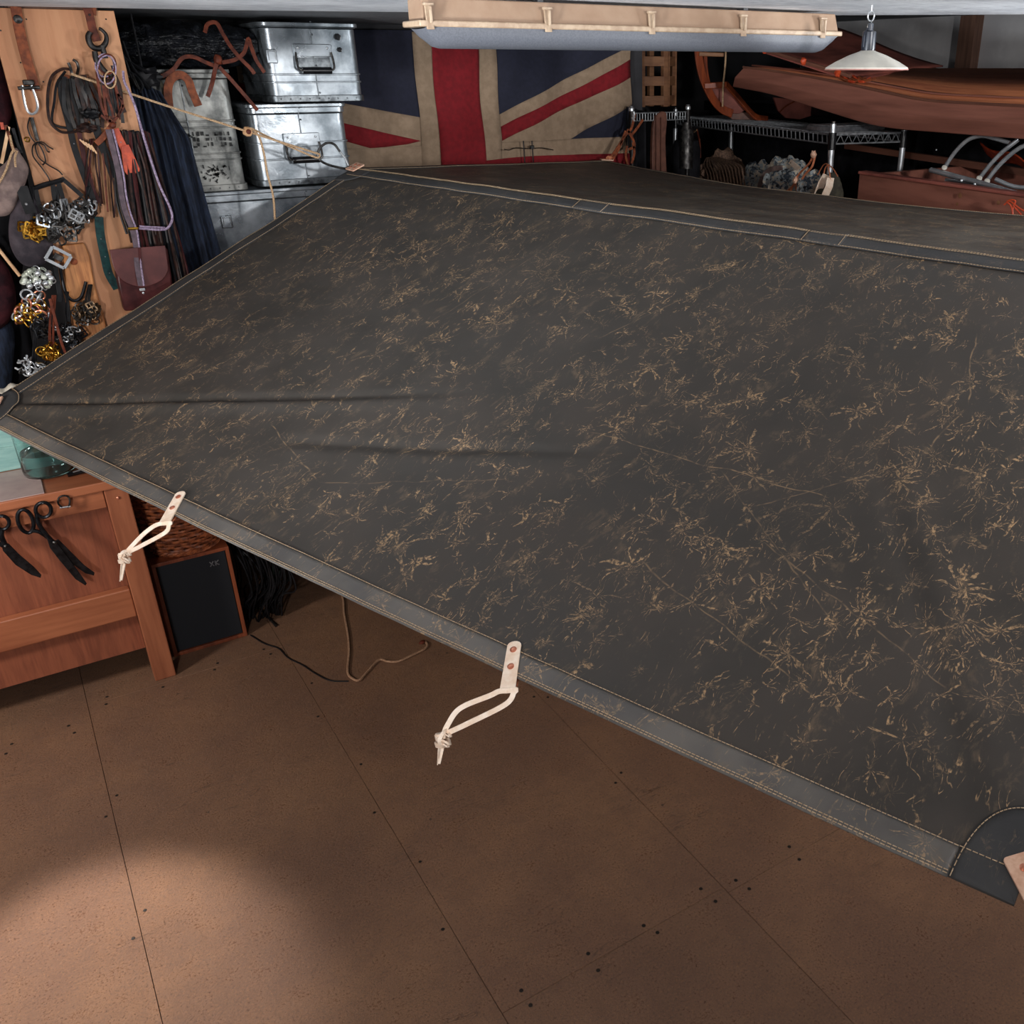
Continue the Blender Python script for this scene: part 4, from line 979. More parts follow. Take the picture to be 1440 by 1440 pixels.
# satchel
t = thing('leather_satchel', 'small oxblood leather satchel with rounded flap and clasp at the foot of the board', 'bag', h(195, 425))
zl = lambda x, y, dy: h(x, y, dy)
MB().prism([h(x, y, -.005) for x, y in ((156, 352), (232, 346), (240, 400), (247, 430), (172, 434), (163, 395))], (0, -.045, 0)).build('body', M['oxblood'], t, bevel=.006)
fp = [(154, 351), (232, 345)] + [(p_.x, p_.y) for p_ in catmull([V((235, 365, 0)), V((236, 380, 0)), V((228, 393, 0)), V((212, 401, 0)), V((196, 403, 0)), V((178, 398, 0)), V((166, 388, 0)), V((159, 374, 0)), V((156, 362, 0))], 4)]
MB().prism([h(x, y, -.054) for x, y in fp], (0, -.004, 0)).build('flap', M['oxblood_light'], t, bevel=.0015)
MB().ribbon([h(196, 348, -.059), h(198, 375, -.059), h(201, 402, -.059)], .008, .003).build('closing_strap', M['oxblood'], t)
c_ = h(200, 407, -.06)
k = MB().box(c_, (.016, .006, .008)).disc(c_ + V((0, -.004, -.01)), (0, -1, 0), .004, .003, 10, .001).build('clasp', M['chrome'], t, bevel=.001)
MB().tube([h(228, 366, -.03), h(231, 380, -.03)], .003, 6).build('side_ring', M['steel'], t)

# ---- hardware bunches
def buckle_mesh(w_, h_, r, prong=True):
    m = MB(); c = [(-w_ / 2, -h_ / 2), (w_ / 2, -h_ / 2), (w_ / 2, h_ / 2), (-w_ / 2, h_ / 2)]
    for i in range(4):
        a, b_ = c[i], c[(i + 1) % 4]
        m.bar((a[0], 0, a[1]), (b_[0], 0, b_[1]), r * 2, r * 2, (0, 1, 0))
    if prong: m.bar((0, -r, -h_ / 2), (0, -r, h_ / 2), r * 1.6, r * 1.4, (0, 1, 0)); m.bar((-w_ / 2, 0, 0), (w_ / 2, 0, 0), r * 1.4, r * 1.4, (0, 1, 0))
    return m
_bk = {}
def bunch(label, cat, mats, n, cx, cy, rx, ry, Y, size, seed, tie=None, shapes=('rect',), dep=.02, top=None):
    t = thing('hardware_bunch', label, cat, AY(cx, cy, Y)); rd = random.Random(seed); n = int(n * 1.6)
    org = ORG[t.name]
    for i in range(n):
        a = rd.uniform(0, 6.28); q = rd.random() ** .5
        p = AY(cx + rx * q * math.cos(a), cy + ry * q * math.sin(a), Y - rd.uniform(0, dep)) - org
        sh_ = shapes[i % len(shapes)]; mt = mats[i % len(mats)]; key = (sh_, mt.name, size)
        if key not in _bk:
            if sh_ == 'rect': m = buckle_mesh(size, size * .75, size * .07); nm = 'buckle'
            elif sh_ == 'ring': m = MB().tube([V((size * .45 * math.cos(x), 0, size * .45 * math.sin(x))) for x in [2 * math.pi * k / 14 for k in range(14)]], size * .08, 6, True); nm = 'ring'
            elif sh_ == 'dring': m = MB().tube([V((size * .45 * math.cos(x), 0, max(-.12 * size, size * .45 * math.sin(x)))) for x in [2 * math.pi * k / 14 for k in range(14)]], size * .08, 6, True); nm = 'd_ring'
            elif sh_ == 'snap':
                m = MB().tube(catmull([(0, 0, size * .5), (size * .18, 0, size * .3), (size * .18, 0, -size * .2), (0, 0, -size * .42), (-size * .16, 0, -size * .2), (-size * .1, 0, 0)], 4), size * .07, 6); m.tube([(0, 0, size * .45), (0, 0, size * .75)], size * .1, 8); nm = 'snap_hook'
            else: m = MB().blob((0, 0, 0), (size * .4,) * 3, 2, .05); nm = 'bead'
            me_o = m.build(nm, mt, None); me = me_o.data; me.transform(Matrix.Translation(me_o.location)); bpy.data.objects.remove(me_o); _bk[key] = (nm, me)
        nm, me = _bk[key]
        o = bpy.data.objects.new(nm, me); col.objects.link(o); o.parent = t; o.location = p
        o.rotation_euler = (rd.uniform(-1, 1), rd.uniform(-1.6, 1.6), rd.uniform(-.9, .9))
    if top:
        for k in range(3):
            MB().tube(catmull([AY(top[0] + k * 2, top[1], Y), AY((top[0] + cx) / 2 + rd.uniform(-3, 3), (top[1] + cy) / 2, Y - .01), AY(cx + k * 3 - 3, cy, Y - .01)], 4), .0028, 5).build('tie', tie or M['black'], t)
    return t
bunch('brass buckles strung together over the dark grey hide', 'buckles', [M['brass']], 9, 46, 322, 13, 12, HY - .03, .034, 21, M['black'], ('rect',), .02, (42, 262))
bunch('large bunch of bright steel buckles in the middle of the board foot', 'buckles', [M['steel'], M['chrome'], M['steel']], 30, 86, 312, 26, 26, HY - .02, .034, 22, M['black'], ('rect', 'dring'), .035, (78, 262))
bunch('small bunch of polished snaps hanging below the narrow black strap', 'snap hooks', [M['chrome'], M['steel']], 16, 118, 297, 16, 13, HY - .02, .032, 23, M['black'], ('snap', 'rect'), .03, (122, 262))
t = thing('square_buckle', 'single large square steel buckle below the steel buckle bunch', 'buckle', h(83, 362, -.05))
fr = buckle_mesh(.052, .042, .0045, False); Rb = Matrix.Rotation(math.radians(38), 3, 'Y'); cc = h(82, 362, -.05)
fr.v = [cc + Rb @ v for v in fr.v]; fr.build('frame', M['chrome'], t, bevel=.001)
MB().box(cc, (.026, .008, .018), Rb).build('centre_bar', M['steel'], t, bevel=.002)
bunch('clear and white crystal-like fittings clustered above the jar-lid rings', 'fittings', [M['white_glass'], M['chrome']], 26, 52, 392, 22, 14, HY - .03, .022, 24, None, ('bead', 'ring', 'bead'), .03)
bunch('gold and copper rings bunched at the far left under the crystal fittings', 'rings', [M['brass'], M['copper'], M['chrome']], 20, 42, 432, 22, 24, HY - .03, .034, 25, M['black'], ('ring', 'dring'), .03, (50, 385))
bunch('antique bronze buckles in a round bunch on the wood offcut', 'buckles', [simple('antique_bronze', (122, 98, 72), (52, 42, 36), .35, .8, 60), M['steel']], 30, 122, 440, 17, 16, HY - .03, .028, 26, M['iron'], ('rect', 'dring', 'ring'), .03, (125, 400))
bunch('blue-grey snap hooks bunched just above the tarpaulin edge', 'snap hooks', [M['chrome'], M['steel'], M['scissor']], 20, 98, 472, 18, 12, HY - .03, .030, 27, M['black'], ('snap', 'snap', 'rect'), .03, (92, 410))
bunch('yellow brass rings tied with a rust thong above the tarpaulin edge', 'rings', [M['brass']], 14, 72, 494, 15, 10, HY - .06, .030, 28, M['rust'], ('ring', 'dring'), .03, (74, 415))
bunch('nickel snap hooks lowest at the left, touching the tarpaulin edge', 'snap hooks', [M['chrome'], M['chrome'], M['steel']], 16, 48, 518, 17, 12, HY - .06, .034, 29, M['black'], ('snap',), .03, (50, 455))
bunch('dark rings hanging beside the gold ring bunch', 'rings', [M['iron'], M['scissor']], 16, 60, 462, 12, 16, HY - .045, .03, 30, M['black'], ('ring', 'dring'), .02)
# black strap hook
t = thing('black_iron_hook', 'long black hook holding the bronze buckles over the wood offcut', 'hook', h(90, 400))
MB().tube(catmull([h(84, 370, -.03), h(88, 395, -.03), h(94, 415, -.03), h(104, 423, -.03), h(114, 418, -.03), h(119, 404, -.03), h(121, 396, -.03)], 5), .005, 8).build('hook_body', M['scissor'], t)
strapy('black_strap', 'short black strap hanging under the square buckle', 'strap', M['black'], .013, [(78, 375), (81, 395), (84, 415), (84, 425)], -.036)
strapy('rust_thong', 'thin rust leather thong tied round the yellow brass rings', 'strap', M['rust'], .008, [(70, 420), (78, 450), (86, 480), (94, 502)], -.075)
t = thing('black_clip_hanger', 'dark green-black clip rail holding the bunches of buckles', 'hanger', h(75, 262))
MB().tube(catmull([h(46, 266, -.02), h(62, 260, -.022), h(78, 256, -.022), h(90, 252, -.02)], 4), .007, 8).build('rail', M['black'], t)
for seq in ([(74, 258), (76, 275), (80, 298)], [(82, 257), (88, 278), (92, 296)], [(50, 266), (54, 285), (56, 300)], [(86, 250), (100, 262), (116, 276)]):
    MB().ribbon(catmull([h(x, y, -.024) for x, y in seq], 4), .012, .004).build('strap', M['black'], t)

# things left of the board
LYY = 3.46
l_ = lambda x, y, dy=0: AY(x, y, LYY + dy)
def cloth_blob(name, label, cat, mat, pts, Y, th, wav=.012, part='cloth'):
    """closed soft shape from an outline: rounded pillow with folds"""
    t = thing(name, label, cat, AY(*pts[-1], Y)); out = catmull([AY(x, y, Y) for x, y in pts], 5, True)
    c_ = sum(out, V()) / len(out); mb = MB(); n = len(out); R = 7
    for s in (-1, 1):
        for r_ in range(R + 1):
            k = r_ / R
            for p in out:
                q = c_ + (p - c_) * k; q.y = Y + s * th * math.sqrt(max(0, 1 - k * k)) + wav * mnoise.noise(V((q.x * 16, q.z * 9, s))) * (1 - k * .6)
                mb.v.append(q)
    for si in range(2):
        b0 = si * (R + 1) * n
        for r_ in range(R):
            for i in range(n):
                j = (i + 1) % n; mb.f.append((b0 + r_ * n + i, b0 + r_ * n + j, b0 + (r_ + 1) * n + j, b0 + (r_ + 1) * n + i))
    for i in range(n):
        j = (i + 1) % n; mb.f.append((R * n + i, R * n + j, (R + 1) * n + R * n + j, (R + 1) * n + R * n + i))
    mb.build(part, mat, t); return t
t = cloth_blob('suede_pouch', 'grey-pink suede pouch with drawn neck hanging at the left of the board', 'bag', M['greycloth'], [(21, 208), (30, 218), (40, 236), (38, 252), (30, 272), (18, 296), (6, 304), (-14, 300), (-25, 270), (-12, 245), (8, 228)], 3.36, .03)
for seq in ([(21, 210), (16, 216), (8, 240), (-4, 262)], [(24, 212), (21, 222), (22, 235)], [(14, 190), (17, 205), (20, 214)]):
    MB().tube(catmull([AY(x, y, 3.325) for x, y in seq], 4), .003, 6).build('drawcord', M['beige_rope'], t)
t = cloth_blob('hide_pouch', 'dark grey leather pouch hanging under the suede pouch', 'bag', M['darkgrey'], [(28, 262), (45, 268), (60, 300), (74, 335), (72, 360), (55, 374), (32, 372), (16, 350), (12, 322), (17, 290)], 3.37, .022)
MB().ribbon(catmull([AY(30, 262, 3.34), AY(36, 280, 3.335), AY(44, 300, 3.335)], 4), .03, .004).build('flap', M['black'], t)
MB().disc(AY(37, 287, 3.33), (0, -1, 0), .004, .003, 10, .002).build('stud', M['chrome'], t)
cloth_blob('maroon_garment', 'maroon cloth garment hanging at the far left edge', 'garment', M['maroon'], [(-60, 330), (-20, 340), (8, 372), (20, 400), (22, 430), (10, 455), (-20, 470), (-70, 460)], 3.45, .05)
cloth_blob('blue_garment', 'dark blue cloth below the maroon garment at the far left edge', 'garment', M['navy'], [(-70, 420), (-10, 430), (16, 450), (20, 500), (10, 560), (-20, 575), (-70, 560)], 3.50, .05)
cloth_blob('black_coat', 'black coat hanging on the left side of the board', 'garment', M['blackcloth'], [(-70, 80), (-10, 90), (15, 140), (32, 220), (44, 300), (30, 400), (45, 480), (50, 560), (10, 600), (-80, 600)], 3.64, .06, .03)
cloth_blob('red_garment', 'dark red garment hanging at the top left beside the board edge', 'garment', M['maroon'], [(-60, 60), (-14, 66), (4, 90), (14, 130), (16, 165), (4, 182), (-30, 190), (-70, 180)], 3.47, .03)
t = thing('leather_thongs', 'tan and black leather thongs hanging between the coat and suede pouch', 'thongs', l_(15, 190, -.07))
for i, (seq, m_) in enumerate((([(12, 178), (8, 200), (2, 230)], 'stick'), ([(8, 176), (14, 195), (20, 215)], 'lbrown'), ([(18, 180), (24, 200), (30, 215)], 'black'), ([(2, 172), (4, 182)], 'orange'), ([(-8, 176), (-10, 200), (-6, 225)], 'stick'))):
    MB().ribbon(catmull([l_(x, y, -.09) for x, y in seq], 4), .008, .003).build('thong', M[m_], t)
t = thing('wooden_rod', 'pale wooden rod slanting behind the dark grey pouch', 'rod', AY(2, 355, 3.42))
MB().tube([AY(-10, 340, 3.42), AY(28, 388, 3.42)], .005, 8).build('shaft', M['stick'], t)
MB().tube([AY(-10, 340, 3.42), AY(-13, 336, 3.42)], .0065, 8).build('tip', M['lbrown'], t)
t = thing('white_cloth', 'small white cloth showing above the left tarpaulin corner', 'cloth', AY(24, 545, 3.33))
mb = MB(); p = AY(24, 548, 3.33); mb.sheet(lambda a, b: p + V(((a - .5) * .11, (b - .5) * .05, .018 * math.sin(a * 3.1) * math.sin(b * 3.1) + .004 * math.sin(a * 20))), 20, 10); mb.build('folded_cloth', M['white'], t, solid=.003)

# ================================================================= BENCH
be = thing('workbench', 'brown wooden workbench with tools hung along its front at lower left', 'bench', (-.5, 3.22, 0))
MB().bb(-1.5, .168, 3.05, 3.395, .700, .728).build('bench_top', M['bench'], be, smooth=False, bevel=.003)
MB().bb(-1.5, .100, 3.068, 3.092, .640, .699).build('apron', M['bench'], be, smooth=False, bevel=.002)
for x in (.102, -1.48):
    MB().bb(x, x + .064, 3.062, 3.126, 0, .699).build('leg', M['bench_v'], be, smooth=False, bevel=.003)
    MB().bb(x, x + .064, 3.32, 3.384, 0, .699).build('leg', M['bench_v'], be, smooth=False, bevel=.003)
MB().bb(-1.42, .101, 3.072, 3.104, .250, .352).build('front_rail', M['bench'], be, smooth=False, bevel=.004)
MB().bb(-1.42, .101, 3.106, 3.118, .112, .64).build('front_panel', M['panelwood'], be, smooth=False)
MB().disc((.135, 3.061, .665), (0, -1, 0), .005, .002, 12, .001).build('screw', M['copper'], be)
PT = .7285
t = thing('pink_paper', 'pinkish sheet of paper on the bench top beside the glass jar', 'paper', (-.3, 3.15, PT))
MB().bb(-.75, -.045, 3.055, 3.30, PT, PT + .002).build('sheet', M['paper'], t, smooth=False)
t = thing('teal_box', 'teal painted box at the back of the bench behind the wooden spatula', 'box', (-.35, 3.36, PT))
MB().bb(-.80, .06, 3.31, 3.39, PT, .90).build('box_body', M['teal'], t, smooth=False, bevel=.004)
MB().bb(-.80, .06, 3.305, 3.312, .80, .806).build('box_rim', M['teal'], t, smooth=False)
t = thing('wooden_spatula', 'pale wooden spatula lying by the glass jar', 'spatula', AZ(5, 652, PT + .02))
MB().prism([AZ(x, y, PT + .003) for x, y in ((-20, 660), (12, 634), (20, 628), (25, 631), (20, 638), (0, 655), (-15, 672))], (0, 0, .005)).build('blade', M['stick'], t, bevel=.001)
jc = AZ(72, 668, .73); jc = V((jc.x, jc.y + .03, PT + .0005)); jr = .070
t = thing('glass_jar', 'clear glass jar half filled with water on the bench under the tarpaulin edge', 'jar', jc)
MB().lathe(jc, [(.0001, 0), (jr * .86, 0), (jr * .97, .006), (jr, .018), (jr, .150), (jr * .9, .165), (jr * .9, .18), (jr * .86, .18), (jr * .86, .165), (jr * .955, .15), (jr * .955, .02), (jr * .9, .009), (.0001, .007)], 48).build('jar_wall', M['glass'], t)
MB().lathe(jc, [(.0001, .0085), (jr * .89, .0105), (jr * .945, .021), (jr * .945, .072), (.0001, .072)], 48).build('water', M['water'], t)
t = thing('marker_pen', 'small dark tool lying at the bench corner right of the jar', 'tool', AZ(108, 662, PT))
MB().tube([AZ(95, 668, PT + .008), AZ(120, 662, PT + .008)], .007, 10).build('barrel', M['shine'], t)
MB().tube([AZ(103, 664, PT + .0155), AZ(113, 661, PT + .0155)], .002, 6).build('clip', M['chrome'], t)

# shears and shackle on the bench front
SY = 3.052
s_ = lambda x, y, dy=0: AY(x, y, SY + dy)
def loop(cx, cy, rx, ry, rot, Y, n=22):
    o = []; c0, s0 = math.cos(rot), math.sin(rot)
    for k in range(n):
        a = 2 * math.pi * k / n; x, y = rx * math.cos(a), ry * math.sin(a); o.append(AY(cx + x * c0 - y * s0, cy + x * s0 + y * c0, Y))
    return o
t = thing('tailor_shears', 'large black tailor shears hanging open on the bench front', 'scissors', s_(45, 735))
a_ = MB().tube(loop(36, 733, 10.5, 17, -.35, SY - .02), .0055, 8, True)
a_.tube(catmull([s_(44, 746, -.02), s_(55, 748, -.02), s_(66, 755, -.02), s_(78, 764, -.02)], 4), [.006] * 12 + [.008], 8)
a_.build('handle', M['scissor'], t)
b_ = MB().tube(loop(61, 717, 11, 10.5, .2, SY - .028), .0052, 8, True)
b_.tube(catmull([s_(52, 722, -.028), s_(54, 735, -.028), s_(62, 748, -.028), s_(76, 764, -.028)], 4), [.006] * 12 + [.008], 8)
b_.build('handle', M['scissor'], t)
MB().prism([s_(x, y, -.024) for x, y in ((72, 762), (82, 758), (96, 772), (118, 794), (133, 805), (132, 809), (120, 806), (98, 790), (80, 774))], (0, -.003, 0)).build('blade', M['scissor'], t, bevel=.0008)
MB().prism([s_(x, y, -.029) for x, y in ((66, 757), (78, 760), (90, 776), (108, 800), (122, 820), (120, 823), (106, 814), (84, 788), (70, 770))], (0, -.003, 0)).build('blade', M['scissor'], t, bevel=.0008)
MB().disc(s_(77, 763, -.033), (0, -1, 0), .006, .003, 14, .002).build('pivot', M['steel'], t)
MB().tube([s_(60, 708, .016), s_(60, 708, -.034)], .002, 6).build('peg', M['steel'], t)
t = thing('tailor_shears', 'second black shears cut by the left picture edge on the bench front', 'scissors', s_(0, 735))
a_ = MB().tube(loop(3, 735, 10, 9.5, .2, SY - .024), .0052, 8, True); a_.tube(catmull([s_(3, 744, -.024), s_(2, 754, -.024), s_(7, 766, -.024)], 4), .007, 8); a_.build('handle', M['scissor'], t)
MB().tube(loop(-22, 750, 10, 16, -.35, SY - .02), .0055, 8, True).tube([s_(-14, 758, -.022), s_(5, 768, -.022)], .006, 8).build('handle', M['scissor'], t)
MB().prism([s_(x, y, -.024) for x, y in ((1, 762), (12, 764), (28, 780), (48, 797), (58, 808), (57, 812), (44, 808), (22, 794), (4, 774))], (0, -.004, 0)).build('blade', M['scissor'], t, bevel=.0008)
MB().disc(s_(8, 768, -.029), (0, -1, 0), .005, .003, 14, .002).build('pivot', M['steel'], t)
MB().tube([s_(3, 727, .016), s_(3, 727, -.03)], .002, 6).build('peg', M['steel'], t)
t = thing('small_shackle', 'small steel shackle on the bench apron right of the shears', 'shackle', s_(90, 705))
MB().tube(catmull([s_(88, 714, -.008), s_(82, 708, -.008), s_(83, 700, -.008), s_(90, 697, -.008), s_(97, 700, -.008), s_(98, 708, -.008), s_(95, 714, -.008)], 4), .0028, 8).build('bow', M['steel'], t)
MB().tube([s_(84, 714, -.008), s_(99, 712, -.008)], .003, 8).build('pin', M['chrome'], t)
MB().tube([s_(90, 697, .016), s_(90, 697, -.01)], .002, 6).build('peg', M['steel'], t)

# ================================================================= SPEAKER, BASKET, CABLES
sp = thing('bookshelf_speaker', 'wooden cased loudspeaker with black grille standing on the floor by the bench', 'speaker', (.30, 3.3, 0))
X0, X1, Y0, Y1, Z1 = .181, .424, 3.182, 3.40, .362
fr = MB(); tk = .012
fr.bb(X0, X1, Y0, Y1, Z1 - tk, Z1).bb(X0, X1, Y0, Y1, 0, tk).bb(X0, X0 + tk, Y0, Y1, tk, Z1 - tk).bb(X1 - tk, X1, Y0, Y1, tk, Z1 - tk).bb(X0 + tk, X1 - tk, Y1 - .012, Y1, tk, Z1 - tk)
fr.build('cabinet', M['walnut'], sp, smooth=False, bevel=.001)
g = MB().bb(X0 + tk + .001, X1 - tk - .001, Y0 + .006, Y0 + .03, tk + .001, Z1 - tk - .001).build('grille', M['grille'], sp, smooth=False, bevel=.003)
bx = AY(302, 793, Y0); bxx, bz = bx.x, bx.z
bd = MB()
for k, lx in enumerate((-.0085, .0085)):
    for s in (-1, 1):
        if k == 0: bd.bar((bxx + lx - .006 * s, Y0 + .005, bz - .009), (bxx + lx + .006 * s, Y0 + .005, bz + .009), .003, .002, (0, 1, 0))
        else: bd.bar((bxx + lx - .005, Y0 + .005, bz), (bxx + lx + .006, Y0 + .005, bz + .009 * s), .003, .002, (0, 1, 0))
bd.bar((bxx + .0035, Y0 + .005, bz - .009), (bxx + .0035, Y0 + .005, bz + .009), .003, .002, (0, 1, 0))
bd.build('badge', M['badge'], sp, smooth=False)
bk = thing('wicker_basket', 'round woven wicker basket standing on top of the loudspeaker', 'basket', (.305, 3.30, Z1))
bc = V((.311, 3.290, Z1)); BR = .100; stakes = 26
wm = MB(); rows = 17
for j in range(rows):
    z = .006 + j * .0125; R = BR + .040 * (z / .22) ** .8
    pts = []
    for k in range(stakes * 4):
        a = 2 * math.pi * k / (stakes * 4); off = .0040 * math.cos(k * math.pi / 4 * 1.0 + (math.pi if j % 2 else 0))
        pts.append(bc + V(((R + off) * math.cos(a), (R + off) * .92 * math.sin(a), z + random.uniform(-.0006, .0006))))
    wm.tube(pts, .0056, 5, True)
wm.build('weave', M['wicker'], bk, kind='stuff')
sk = MB()
for k in range(stakes):
    a = 2 * math.pi * (k + .5) / stakes
    sk.tube([bc + V(((BR + .040 * (z / .22) ** .8) * math.cos(a), (BR + .040 * (z / .22) ** .8) * .92 * math.sin(a), z)) for z in (.001, .05, .1, .16, .22)], .0036, 5)
sk.build('stakes', M['wicker'], bk, kind='stuff')
for zz, RR, nm_ in ((.004, BR + .006, 'bottom_rim'), (.224, BR + .042, 'top_rim')):
    rm = MB()
    for ph in (0, 2.1, 4.2):
        rm.tube([bc + V(((RR + .005 * math.cos(a * 11 + ph)) * math.cos(a), (RR + .005 * math.cos(a * 11 + ph)) * .92 * math.sin(a), zz + .003 + .005 * math.sin(a * 11 + ph))) for a in [2 * math.pi * k / 132 for k in range(132)]], .005, 5, True)
    rm.build(nm_, M['wicker'], bk)
MB().lathe(bc, [(.0001, .002), (BR - .002, .002), (BR - .002, .007), (.0001, .007)], 30).build('base', M['wicker'], bk)
cbn = thing('cable_bundle', 'heap of black cables bunched on the floor right of the loudspeaker', 'cables', (.52, 3.36, 0))
for i in range(46):
    a = random.uniform(-.5, .5); x = .46 + random.uniform(0, .13); y = 3.30 + random.uniform(-.05, .12)
    zt2 = random.uniform(.28, .46)
    P_ = catmull([(x - .02 + a * .03, y + .02, zt2), (x + .02 + a * .06, y - .03, zt2 * .75), (x + .03 + a * .07, y - .05, zt2 * .4), (x - .01 + a * .03, y - .04, .05 + .05 * random.random()), (x - .015, y - .02, .006)], 5)
    MB().tube([V((max(p_.x, X1 + .008), p_.y, p_.z)) for p_ in P_], random.choice((.003, .004, .0025)), 5).build('cable', M['wire'], cbn)
t = thing('floor_cord', 'pale cord lying in a hooked line on the floor under the tarpaulin', 'cord', AZ(500, 955, 0))
MB().tube(catmull([AZ(x, y, .0045) for x, y in ((470, 800), (482, 840), (484, 862), (489, 890), (491, 915), (489, 945), (497, 955), (506, 956), (517, 944), (533, 928), (545, 930), (560, 930), (580, 921), (596, 913), (601, 907), (598, 902))], 5), .0042, 6).build('strand', M['jute'], t)
MB().blob(AZ(594, 903, .007), (.012, .008, .006), 2, .2).build('end_knot', M['rust'], t)
t = thing('thin_cable', 'thin dark cable trailing over the floor from the loudspeaker', 'cable', AZ(400, 925, 0))
MB().tube(catmull([AZ(x, y, .003) for x, y in ((352, 893), (372, 905), (392, 912), (405, 925), (425, 935), (445, 948), (465, 957), (490, 958))], 5), .0024, 6).build('strand', M['wire'], t)
t = thing('metal_rod', 'short dark rod lying on the floor beside the cable heap', 'rod', AZ(376, 868, 0))
MB().tube([AZ(366, 856, .005), AZ(386, 878, .005)], .004, 6).build('rod_body', M['iron'], t); MB().tube([AZ(386, 878, .005), AZ(388, 880, .005)], .005, 6).build('tip', M['steel'], t)

# ================================================================= RIGHT SIDE
RA, RB = V((3.13, 3.16, 1.585)), V((3.51, 4.85, 1.585)); RD = (RB - RA).normalized(); RN = V((RD.y, -RD.x, 0))   # RN points away to the right
RW = .37
def rackp(s, t_, z): return RA + RD * s + RN * t_ + V((0, 0, z - 1.585))
rk = thing('wire_shelving', 'chrome wire shelving rack with ribbed rails along the right side', 'shelf', rackp(.85, .2, 0))
RL = (RB - RA).length
for s in (0, RL):
    for t_ in (0, RW):
        PZ = 1.63 if t_ == 0 else 1.597
        p = MB().tube([rackp(s, t_, .01), rackp(s, t_, PZ)], .0135, 14).build('post', M['chrome'], rk)
        MB().tube([rackp(s, t_, PZ), rackp(s, t_, PZ + .010)], .0105, 12).build('cap', M['steel'], p)
        MB().tube([rackp(s, t_, 1.525), rackp(s, t_, 1.595)], .018, 14).build('collar', M['shine'], p)
        MB().lathe(rackp(s, t_, 0), [(.014, 0), (.017, .004), (.012, .014)], 12, None, True, True).build('foot', M['shine'], p)
for zz in (1.585, 1.15, .55):
    sh = MB()
    for t_ in (0, RW):
        sh.tube([rackp(0, t_, zz), rackp(RL, t_, zz)], .0035, 6); sh.tube([rackp(0, t_, zz - .036), rackp(RL, t_, zz - .036)], .0035, 6)
    for s in (0, RL):
        sh.tube([rackp(s, 0, zz), rackp(s, RW, zz)], .0035, 6); sh.tube([rackp(s, 0, zz - .036), rackp(s, RW, zz - .036)], .0035, 6)
        for k in range(9): sh.tube([rackp(s, RW * k / 9, zz), rackp(s, RW * (k + .5) / 9, zz - .036), rackp(s, RW * (k + 1) / 9, zz)], .0022, 5)
    sh.build('shelf_frame', M['steelrack'], rk)
    n = 44; rb = MB()
    for k in range(n + 1):
        s = RL * k / n; rb.tube([rackp(s, 0, zz - .036), rackp(s, -.004, zz), rackp(s, .01, zz + .004), rackp(s, RW - .01, zz + .004), rackp(s, RW + .004, zz), rackp(s, RW, zz - .036)], .0026, 5)
    rb.build('shelf_wires', M['steelrack'], rk, kind='stuff')

RP = lambda x, y, off=0.: AP(x, y, RA + RN * off, RN)
# small far rack behind the flag edge
fk = thing('wire_shelving', 'short far wire shelf with round post caps just right of the flag', 'shelf', V((2.95, 4.14, 0)))
p1_ = AY(888, 150, 4.12)
for x in (p1_.x, p1_.x + .34):
    q_ = MB().tube([(x, 4.12, .0), (x, 4.12, p1_.z)], .012, 12).build('post', M['iron'], fk)
    MB().lathe((x, 4.12, p1_.z - .02), [(.013, 0), (.014, .01), (.010, .022), (.0001, .024)], 14).build('cap', M['chrome'], q_)
mb = MB()
for dz in (0, -.035): mb.tube([(p1_.x, 4.12, p1_.z - .03 + dz), (p1_.x + .34, 4.12, p1_.z - .03 + dz)], .003, 6)
for k in range(22): mb.tube([(p1_.x + .34 * k / 21, 4.12, p1_.z - .03), (p1_.x + .34 * k / 21, 4.12, p1_.z - .065)], .002, 5)
mb.build('rail', M['steelrack'], fk)
# slatted crate
C0 = AP(936, 150, V((3.22, 4.28, 1.6)), V((.5, .85, 0)))
zc0 = C0.z
dl = (AP(896, 143, C0, V((.15, 1, 0))) - C0); dl.z = 0; dl = dl.normalized(); dr = V((.80, .55, 0)).normalized()
sc_t = thing('slatted_crate', 'slatted wooden crate on the far end of the wire rack behind the batten light', 'crate', C0)
LW = .155; RWd = .15
def slat(a, b_, z, hh=.045): MB().bar(V((a.x, a.y, z)), V((b_.x, b_.y, z)), .012, hh).build('slat', M['slat'], sc_t, smooth=False, bevel=.0015)
Cl, Cr, Cb = C0 + dl * LW, C0 + dr * RWd, C0 + dl * LW + dr * RWd
for i in range(5):
    z = zc0 + .03 + i * .092
    if z > 1.99: break
    for a, b_ in ((C0, Cl), (C0, Cr)): slat(a, b_, z)
for c_ in (C0 + (dl + dr) * .012, C0 + dr * .034 + dl * .01, Cl - dl * .012 + dr * .01, Cr - dr * .012 + dl * .01, Cb - (dl + dr) * .012): MB().bb(c_.x - .014, c_.x + .014, c_.y - .014, c_.y + .014, zc0, zc0 + .44).build('corner_post', M['slat'], sc_t, smooth=False, bevel=.0015)
